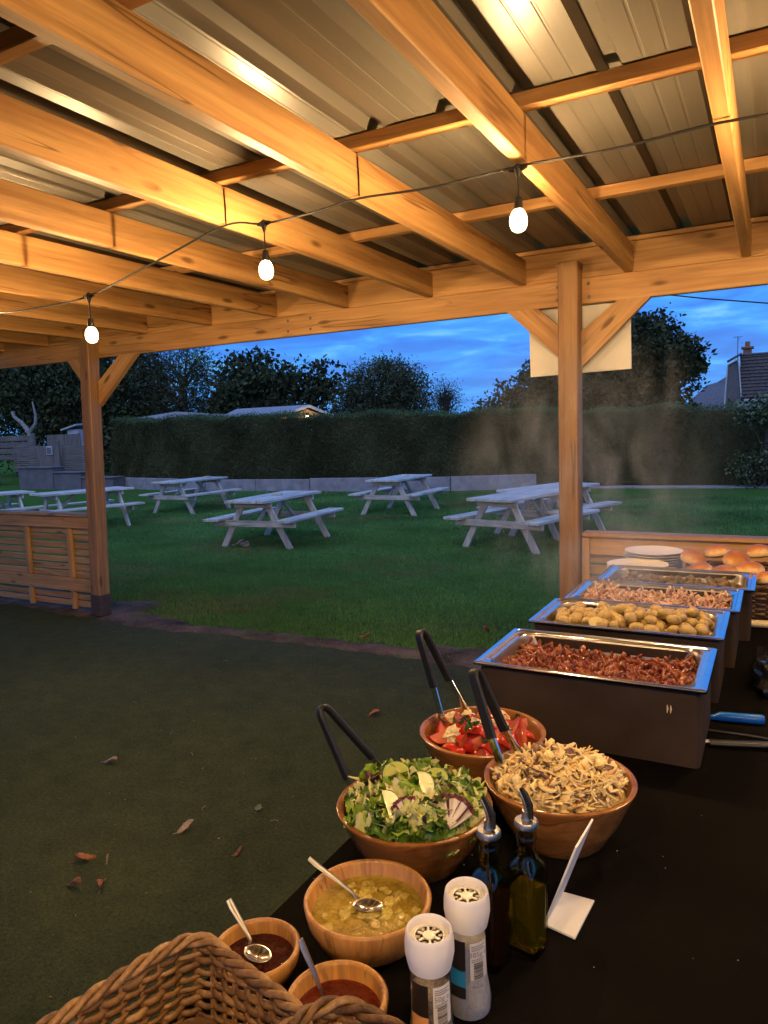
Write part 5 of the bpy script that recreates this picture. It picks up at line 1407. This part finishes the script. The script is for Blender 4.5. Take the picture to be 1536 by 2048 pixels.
# ------------------------------------------------------------------ spice grinders
def thin_glass(name, tint, rough=.03, refl=1.0):
    t = NT(name); tr = t.n('ShaderNodeBsdfTransparent'); tr.inputs['Color'].default_value = (*tint, 1)
    gl = t.n('ShaderNodeBsdfGlossy'); gl.inputs['Roughness'].default_value = rough
    fr = t.n('ShaderNodeLayerWeight'); fr.inputs['Blend'].default_value = .35
    mx = t.n('ShaderNodeMixShader'); t.l(t.math('ADD', t.math('MULTIPLY', fr.outputs['Fresnel'], refl), .03), mx.inputs[0]); t.l(tr.outputs[0], mx.inputs[1]); t.l(gl.outputs[0], mx.inputs[2])
    t.l(mx.outputs[0], t.out.inputs['Surface']); M[name] = t.m
thin_glass('clear_plastic', (.93, .92, .90), .06, .6)
food('salt', [(.62, .60, .57), (.80, .78, .75)], .6, 160, .6, 500)
food('peppercorn', [(.22, .18, .14), (.36, .31, .26), (.50, .46, .40)], .6, 200, .6, 400)
plain('label_dark', (.018, .014, .013), .45)
plain('label_blue', (.02, .22, .42), .45)
plain('label_orange', (.62, .30, .12), .45)
plain('label_clear_print', (.70, .67, .64), .5)
plain('print_dark', (.05, .045, .045), .6)
plain('slot_beige', (.40, .34, .28), .6)
plain('print_grey', (.22, .20, .20), .6)
def wrap(mb, cx, cy, r, a0, z, verts, faces, lift, mi=0, th=.0003):
    """wraps flat (u right, v up) shapes on a cylinder; a0 = centre angle"""
    V = []
    for (u, v) in verts:
        a = a0 + u / r; V.append((cx + math.cos(a) * (r + lift), cy + math.sin(a) * (r + lift), z + v))
    mb.add(V, faces, mi)
def wrap_rect(mb, cx, cy, rf, a0, u0, u1, v0, v1, lift, mi=0, n=10, nv=4):
    V = []
    for j in range(nv + 1):
        z = v0 + (v1 - v0) * j / nv; r = rf(z)
        for i in range(n + 1):
            a = a0 + (u0 + (u1 - u0) * i / n) / .0265
            V.append((cx + math.cos(a) * (r + lift), cy + math.sin(a) * (r + lift), z))
    F = [(j * (n + 1) + i, j * (n + 1) + i + 1, (j + 1) * (n + 1) + i + 1, (j + 1) * (n + 1) + i) for j in range(nv) for i in range(n)]
    mb.add(V, F, mi)
def text_mesh(txt, size):
    cu = bpy.data.curves.new('lettering', 'FONT'); cu.body = txt; cu.size = size; cu.align_x = 'CENTER'; cu.resolution_u = 2
    o = bpy.data.objects.new('lettering', cu); C.objects.link(o); bpy.context.view_layer.update()
    me = bpy.data.meshes.new_from_object(o.evaluated_get(bpy.context.evaluated_depsgraph_get()))
    V = [(v.co.x, v.co.y) for v in me.vertices]; F = [tuple(p.vertices) for p in me.polygons]
    bpy.data.objects.remove(o); bpy.data.meshes.remove(me); return V, F
def grinder(x, y, label, fill, fmat, weight, band, ang, slot_mat):
    g = thing('spice_grinder', label, 'grinder', (x, y, TZ + .001), group='white capped spice grinders')
    H = .166
    zc = .119                                     # bottom of the cap
    body = [(0, 0), (.0275, 0), (.0300, .004), (.0303, .020), (.0285, .034), (.0262, .050), (.0252, .085), (.0250, zc - .004), (.0235, zc + .006), (0, zc + .006)]
    def rf(z):
        for (r0, z0), (r1, z1) in zip(body[1:], body[2:]):
            if z0 <= z <= z1 and z1 > z0: return r0 + (r1 - r0) * (z - z0) / (z1 - z0)
        return .025
    MB().lathe(body, 32).build('jar_body', 'clear_plastic', g, smooth=True, angle=40, world=False)
    inn = [(0, .002)] + [(max(.001, rf(z) - .0016), z) for z in (.004, .02, .034, .05, .065, .080, fill) if z <= fill] + [(0, fill)]
    MB().lathe(inn, 28).build('contents', fmat, g, smooth=True, angle=40, world=False)
    cap = [(.0235, zc), (.0262, zc + .001), (.0280, zc + .009), (.0300, zc + .020), (.0298, zc + .032), (.0286, zc + .041), (.0277, zc + .0455), (.0264, zc + .047), (.0252, zc + .0455), (.0247, zc + .042), (.0236, zc + .036), (0, zc + .036)]
    MB().lathe(cap, 40).build('cap', 'white_plastic', g, smooth=True, angle=50, world=False)
    mb = MB()
    mb.lathe([(.0190, zc + .0362), (.0190, zc + .0380), (.0180, zc + .0385), (.0170, zc + .0380), (.0170, zc + .0362)], 32)
    mb.lathe([(0, zc + .0362), (.0075, zc + .0362), (.0080, zc + .0385), (.0070, zc + .0390), (0, zc + .0385)], 20)
    for k in range(6): 
        a = k * PI / 3; mb.box((math.cos(a) * .0112, math.sin(a) * .0112, zc + .0370), (.0075, .0030, .0022), rotm(0, 0, a), b=.0004)
    mb.build('grinder_wheel', 'white_plastic', g, smooth=True, world=False)
    mb = MB()
    for k in range(6):
        a0 = k * PI / 3 + .36; a1 = (k + 1) * PI / 3 - .36; V = []
        for i in range(5):
            a = a0 + (a1 - a0) * i / 4; V += [(math.cos(a) * .0110, math.sin(a) * .0110, zc + .0366), (math.cos(a) * .0165, math.sin(a) * .0165, zc + .0366)]
        mb.add(V, [(2 * i, 2 * i + 1, 2 * i + 3, 2 * i + 2) for i in range(4)])
    mb.build('grinding_slots', slot_mat, g, world=False)  # slots drawn as flat patches in one plain colour
    # label print: dark panel at the left, clear text block with barcode facing the camera
    lb = MB()
    wrap_rect(lb, 0, 0, rf, ang, -.034, -.010, .070, .110, .0004, 0)
    wrap_rect(lb, 0, 0, rf, ang, -.034, -.010, .048, .0695, .0004, 1)
    wrap_rect(lb, 0, 0, rf, ang, -.034, -.010, .034, .0475, .0004, 0)
    lbo = lb.build('label', ['label_dark', band], g, smooth=True, world=False)
    tb = MB(); wrap_rect(tb, 0, 0, rf, ang, -.004, .022, .058, .108, .0004, 0); tb.build('back_label', 'label_clear_print', g, smooth=True, world=False)
    pr_ = MB()
    for k in range(3): wrap_rect(pr_, 0, 0, rf, ang, -.002, .019 - .003 * (k % 2), .1030 - .0026 * k, .1042 - .0026 * k, .0008, 1, 8, 1)
    for k in range(2): wrap_rect(pr_, 0, 0, rf, ang, -.002, .017 - .002 * k, .0850 - .0024 * k, .0860 - .0024 * k, .0008, 1, 8, 1)
    z = .0595
    while z < .0810:
        hh = random.choice((.0003, .0006, .0010, .0014)); wrap_rect(pr_, 0, 0, rf, ang, .001, .0150, z, z + hh, .0008, 0, 8, 1); z += hh + random.choice((.0004, .0006, .0009))
    V, F = text_mesh(weight, .0095)
    wrap(pr_, 0, 0, .0254, ang + .008 / .0265, .0895, V, F, .0008, 1)
    if fmat == 'salt':
        wrap(pr_, 0, 0, .0262, ang + .006 / .0265, .0480, [(u, v * .9) for u, v in text_mesh('Rotate', .0055)[0]], text_mesh('Rotate', .0055)[1], .0016, 1)
    pr_.build('label_print', ['print_dark', 'print_grey'], g, smooth=True, world=False)
    return g
camdir = lambda x, y: math.atan2(-y, -x)
grinder(-.351, .727, 'white capped grinder with grey pepper at the bottom edge, nearest', .090, 'peppercorn', '50g e', 'label_orange', camdir(-.351, .727) + .25, 'slot_beige')
grinder(-.338, .815, 'white capped salt grinder behind the pepper grinder', .100, 'salt', '385g e', 'label_blue', camdir(-.338, .815) + .25, 'slot_beige')

# ------------------------------------------------------------------ oil and vinegar bottles
thin_glass('bottle_glass', (.72, .74, .64), .02, .12)
t = NT('olive_oil'); t.bsdf((.75, .52, .03), .03, 0, None, .5, trans=.90, ior=1.45); M['olive_oil'] = t.m
t = NT('vinegar'); t.bsdf((.06, .02, .008), .03, 0, None, .5, trans=.6, ior=1.36); M['vinegar'] = t.m
def bottle(x, y, rz, label, liquid, level):
    b = thing('oil_bottle', label, 'bottle', (x, y, TZ + .001), rz, 'square oil bottles with pourers')
    hw = .0235
    sqf = lambda z: 9.0 if z < .118 else (2.0 if z > .152 else 9.0 - 7.0 * sm(.118, .152, z))
    out = [(0, 0), (hw - .004, 0), (hw - .001, .002), (hw, .006), (hw, .118), (hw * .97, .126), (hw * .86, .136), (hw * .66, .145), (.0145, .152), (.0135, .160), (.0135, .170), (.0150, .172), (.0150, .176), (.0135, .178), (.0135, .182), (.0145, .184), (.0145, .190), (.0110, .190), (.0100, .16), (.012, .152), (hw * .55, .143), (hw * .78, .135), (hw * .88, .125), (hw - .0025, .116), (hw - .0025, .012), (hw - .006, .0095), (0, .0095)]
    MB().lathe(out, 48, sq=sqf).build('glass', 'bottle_glass', b, smooth=True, angle=50, world=False)
    rl = hw - .0022
    MB().lathe([(0, .0092), (rl - .004, .0092), (rl, .013), (rl, level), (0, level)], 40, sq=9.0).build('liquid', liquid, b, smooth=True, angle=40, world=False)
    MB().lathe([(0, .1900), (.0155, .1900), (.0172, .1920), (.0172, .1980), (.0155, .2005), (.0075, .2020), (.0062, .2060), (.0058, .2140), (0, .2140)], 24).build('pourer_flange', 'steel_brushed', b, smooth=True, angle=40, world=False)
    mb = MB(); mb.tube([(0, 0, .2040), (.001, 0, .2180), (-.004, 0, .2300), (-.010, 0, .2390)], [.0046, .0038, .0030, .0026], 10); mb.build('pourer_spout', 'steel_brushed', b, smooth=True, world=False)
    mb = MB(); mb.tube([(.007, 0, .2040), (.006, 0, .2240), (-.001, 0, .2380), (-.008, 0, .2460)], [.0040, .0048, .0045, .0030], 8, flat=(.8, 1.2)); mb.tube([(.0055, -.006, .2240), (.0055, .006, .2240)], .002, 6); mb.build('pourer_flap', 'black_rubber', b, smooth=True, world=False)
bottle(-.300, .951, R(-12), 'square glass bottle half full of golden olive oil', 'olive_oil', .098)
bottle(-.340, .905, R(-12), 'square glass bottle of dark vinegar beside the white grinders', 'vinegar', .105)

# ------------------------------------------------------------------ bent white sign
sg = thing('bent_sign', 'small blank white L shaped sign on the black cloth', 'sign', (-.265, 1.05, TZ))
def sheet(name, q, th):
    q = [Vector(p) for p in q]; n = (q[1] - q[0]).cross(q[2] - q[0]).normalized() * th
    V = q + [p + n for p in q]; MB().add(V, [(0, 3, 2, 1), (4, 5, 6, 7)] + [(i, (i + 1) % 4, (i + 1) % 4 + 4, i + 4) for i in range(4)]).build(name, 'card_white', sg)
zt = TZ + .0016
sheet('foot', [(-.292, 1.010, zt), (-.243, 1.000, zt), (-.236, 1.099, zt), (-.287, 1.099, zt)], .003)
sheet('upright', [(-.2945, 1.010, zt), (-.2895, 1.099, zt), (-.2400, 1.099, zt + .140), (-.2450, 1.010, zt + .140)], .003)

# ------------------------------------------------------------------ things at the right edge of the table
lg = thing('gas_lighter', 'long blue handled lighter lying right of the nearest box', 'lighter', (-.07, 1.955, TZ))
MB().tube([(-.135, 1.945, TZ + .008), (-.118, 1.948, TZ + .009), (-.105, 1.950, TZ + .013), (-.012, 1.967, TZ + .013), (-.006, 1.968, TZ + .013)], [.006, .0065, .0115, .0125, .0105], 12).build('handle', 'blue_plastic', lg, smooth=True)
MB().tube([(-.20, 1.934, TZ + .007), (-.134, 1.945, TZ + .008)], .004, 8).build('nozzle', 'steel', lg, smooth=True)
bl_ = thing('serving_utensil', 'black handled utensil lying at the right edge below the blue lighter', 'utensil', (-.05, 1.81, TZ))
MB().tube([(-.118, 1.785, TZ + .009), (-.06, 1.800, TZ + .010), (.06, 1.835, TZ + .012)], [.009, .0095, .010], 10, flat=(1.2, .8)).build('handle', 'black_rubber', bl_, smooth=True)
mb = MB()
for k in range(2): mb.bar((-.126 + .0, 1.778 + .009 * k, TZ + .012), (-.110, 1.782 + .009 * k, TZ + .013), .0030, .003)
mb.build('rivet_band', 'card_white', bl_)
mb = MB(); mb.tube([(-.13, 1.87, TZ + .004), (-.04, 1.875, TZ + .004), (.06, 1.868, TZ + .004)], .003, 6); tag(mb.build('thin_skewer', 'black_cable', None, smooth=True), 'thin dark rod lying between the lighter and the utensil', 'rod')
plain('bin_liner', (.012, .012, .014), .12, var=.1, bump=.25, bscale=25)
def bagf(u, v):
    a = 2 * PI * u; r = .10 * math.sin(PI * (.06 + .5 * v)) ** .8
    x, y = math.cos(a) * r * 1.0, math.sin(a) * r * 1.7; z = .10 * math.cos(PI * .5 * v) * 1.0
    q = (x, y, z); k = vnoise(q, 22, 3) + .6 * vnoise(q, 48, 1)
    return (.065 + x * (1 + .28 * k), 2.30 + y * (1 + .28 * k), TZ + .003 + max(0, z * (1 + .35 * k)))
mb = MB(); mb.grid(bagf, 64, 30, closed_u=True)
tag(mb.build('black_bag', 'bin_liner', None, smooth=True, angle=28), 'crumpled shiny black plastic bag at the right edge beside the boxes', 'bag')
nk = MB().tube([(-.068, 2.900, TZ + .018), (.02, 2.91, TZ + .018), (.16, 2.93, TZ + .018)], .014, 12).tube([(-.068, 2.928, TZ + .012), (.16, 2.955, TZ + .012)], .010, 10).build('rolled_napkin', 'feta', None, smooth=True)
tag(nk, 'rolled cream napkin in front of the bread basket', 'napkin')

# ------------------------------------------------------------------ fallen leaves on the turf
LV = [(-1.877, 3.288, .062, .6, 'curled red brown leaf on the turf below the back tongs'), (-2.004, 1.979, .070, 1.2, 'grey curled leaf on the turf, middle left'), (-2.200, 1.667, .072, .9, 'large red brown leaf on the turf at lower left'),
      (-2.098, 1.541, .050, .2, 'small brown leaf below the large red leaf'), (-2.011, 1.579, .050, 2.2, 'small crumpled leaf right of the small brown leaf'), (-1.705, 1.935, .030, 1.0, 'tiny orange leaf fragment on the turf'), (-2.758, 2.27, .07, .3, 'flat dark leaf on the turf far left'), 
      (-2.11, 1.69, .018, 2.0, 'tiny pale leaf fragment beside the large red leaf')]
for i, (x, y, L, a, lab) in enumerate(LV):
    leaf(x, y, .016, L, a, lab, 'dry_leaf_grey' if i in (1, 6, 7) else 'dry_leaf', .016)
leaf(-2.688, 4.599, .012, .08, .4, 'brown leaf on the bare soil edge', 'dry_leaf', .02)
leaf(-1.885, 5.048, .02, .09, 1.4, 'curled brown leaf on the lawn beside the nearest pan', 'dry_leaf', .03)
leaf(-1.844, 2.231, .016, .05, 2.0, 'pale green leaf sliver on the turf', 'leaf_glossy', .004)
for i, (x, y, a) in enumerate(((-1.741, 2.173, .4), (-2.05, 2.12, 1.8), (-3.3, 3.7, 1.0), (-2.45, 2.5, 2.5), (-1.65, 2.6, .2))):
    o = MB().tube([(0, 0, .003), (.018, .004, .006), (.036, 0, .003)], .0012, 5).build('grass_straw', 'dry_leaf_grey', None, smooth=True, world=False); o.location = (x, y, .015); o.rotation_euler = (0, 0, a)
    tag(o, 'tiny pale straw lying on the dark turf', 'straw', 'straws on the turf')

# ------------------------------------------------------------------ steam over the hot pans
def steam(name, label, c, rad, dens, nsc, th, seed):
    t = NT(name); v = t.coords('Object'); mp = t.n('ShaderNodeMapping'); mp.inputs['Scale'].default_value = (1.0, 1.0, .45); mp.inputs['Location'].default_value = (seed, seed * 2, 0); t.l(v, mp.inputs['Vector'])
    n = t.noise(mp.outputs[0], nsc, 5, .6, 1.2)
    d = t.ramp(n, [(th, 0.0), (th + .25, 1.0)])
    vl = t.n('ShaderNodeVectorMath', operation='DIVIDE'); t.l(v, vl.inputs[0]); vl.inputs[1].default_value = rad
    ln = t.n('ShaderNodeVectorMath', operation='LENGTH'); t.l(vl.outputs[0], ln.inputs[0])
    fall = t.math('SUBTRACT', 1.0, ln.outputs['Value'], True)
    pv = t.n('ShaderNodeVolumePrincipled'); pv.inputs['Color'].default_value = (.86, .92, 1.0, 1); pv.inputs['Anisotropy'].default_value = .2
    t.l(t.math('MULTIPLY', t.math('MULTIPLY', d, t.math('POWER', fall, 1.2)), dens), pv.inputs['Density'])
    t.l(pv.outputs[0], t.out.inputs['Volume']); M[name] = t.m
    V, F = lump(3, rad, 0, 1, 0)
    o = MB().add(V, F).build(name, name, None, world=False); o.location = c; tag(o, label, 'steam', kind='stuff')
steam('steam_plume', 'pale steam rising past the right post from the hot pans', (-.62, 2.75, 1.32), (.56, .52, .62), 2.8, 6.0, .49, 1.3)
steam('steam_veil', 'thin steam hanging over the potatoes and shredded meat', (-.42, 2.55, 1.07), (.34, .48, .16), 5.0, 8, .45, 4.1)
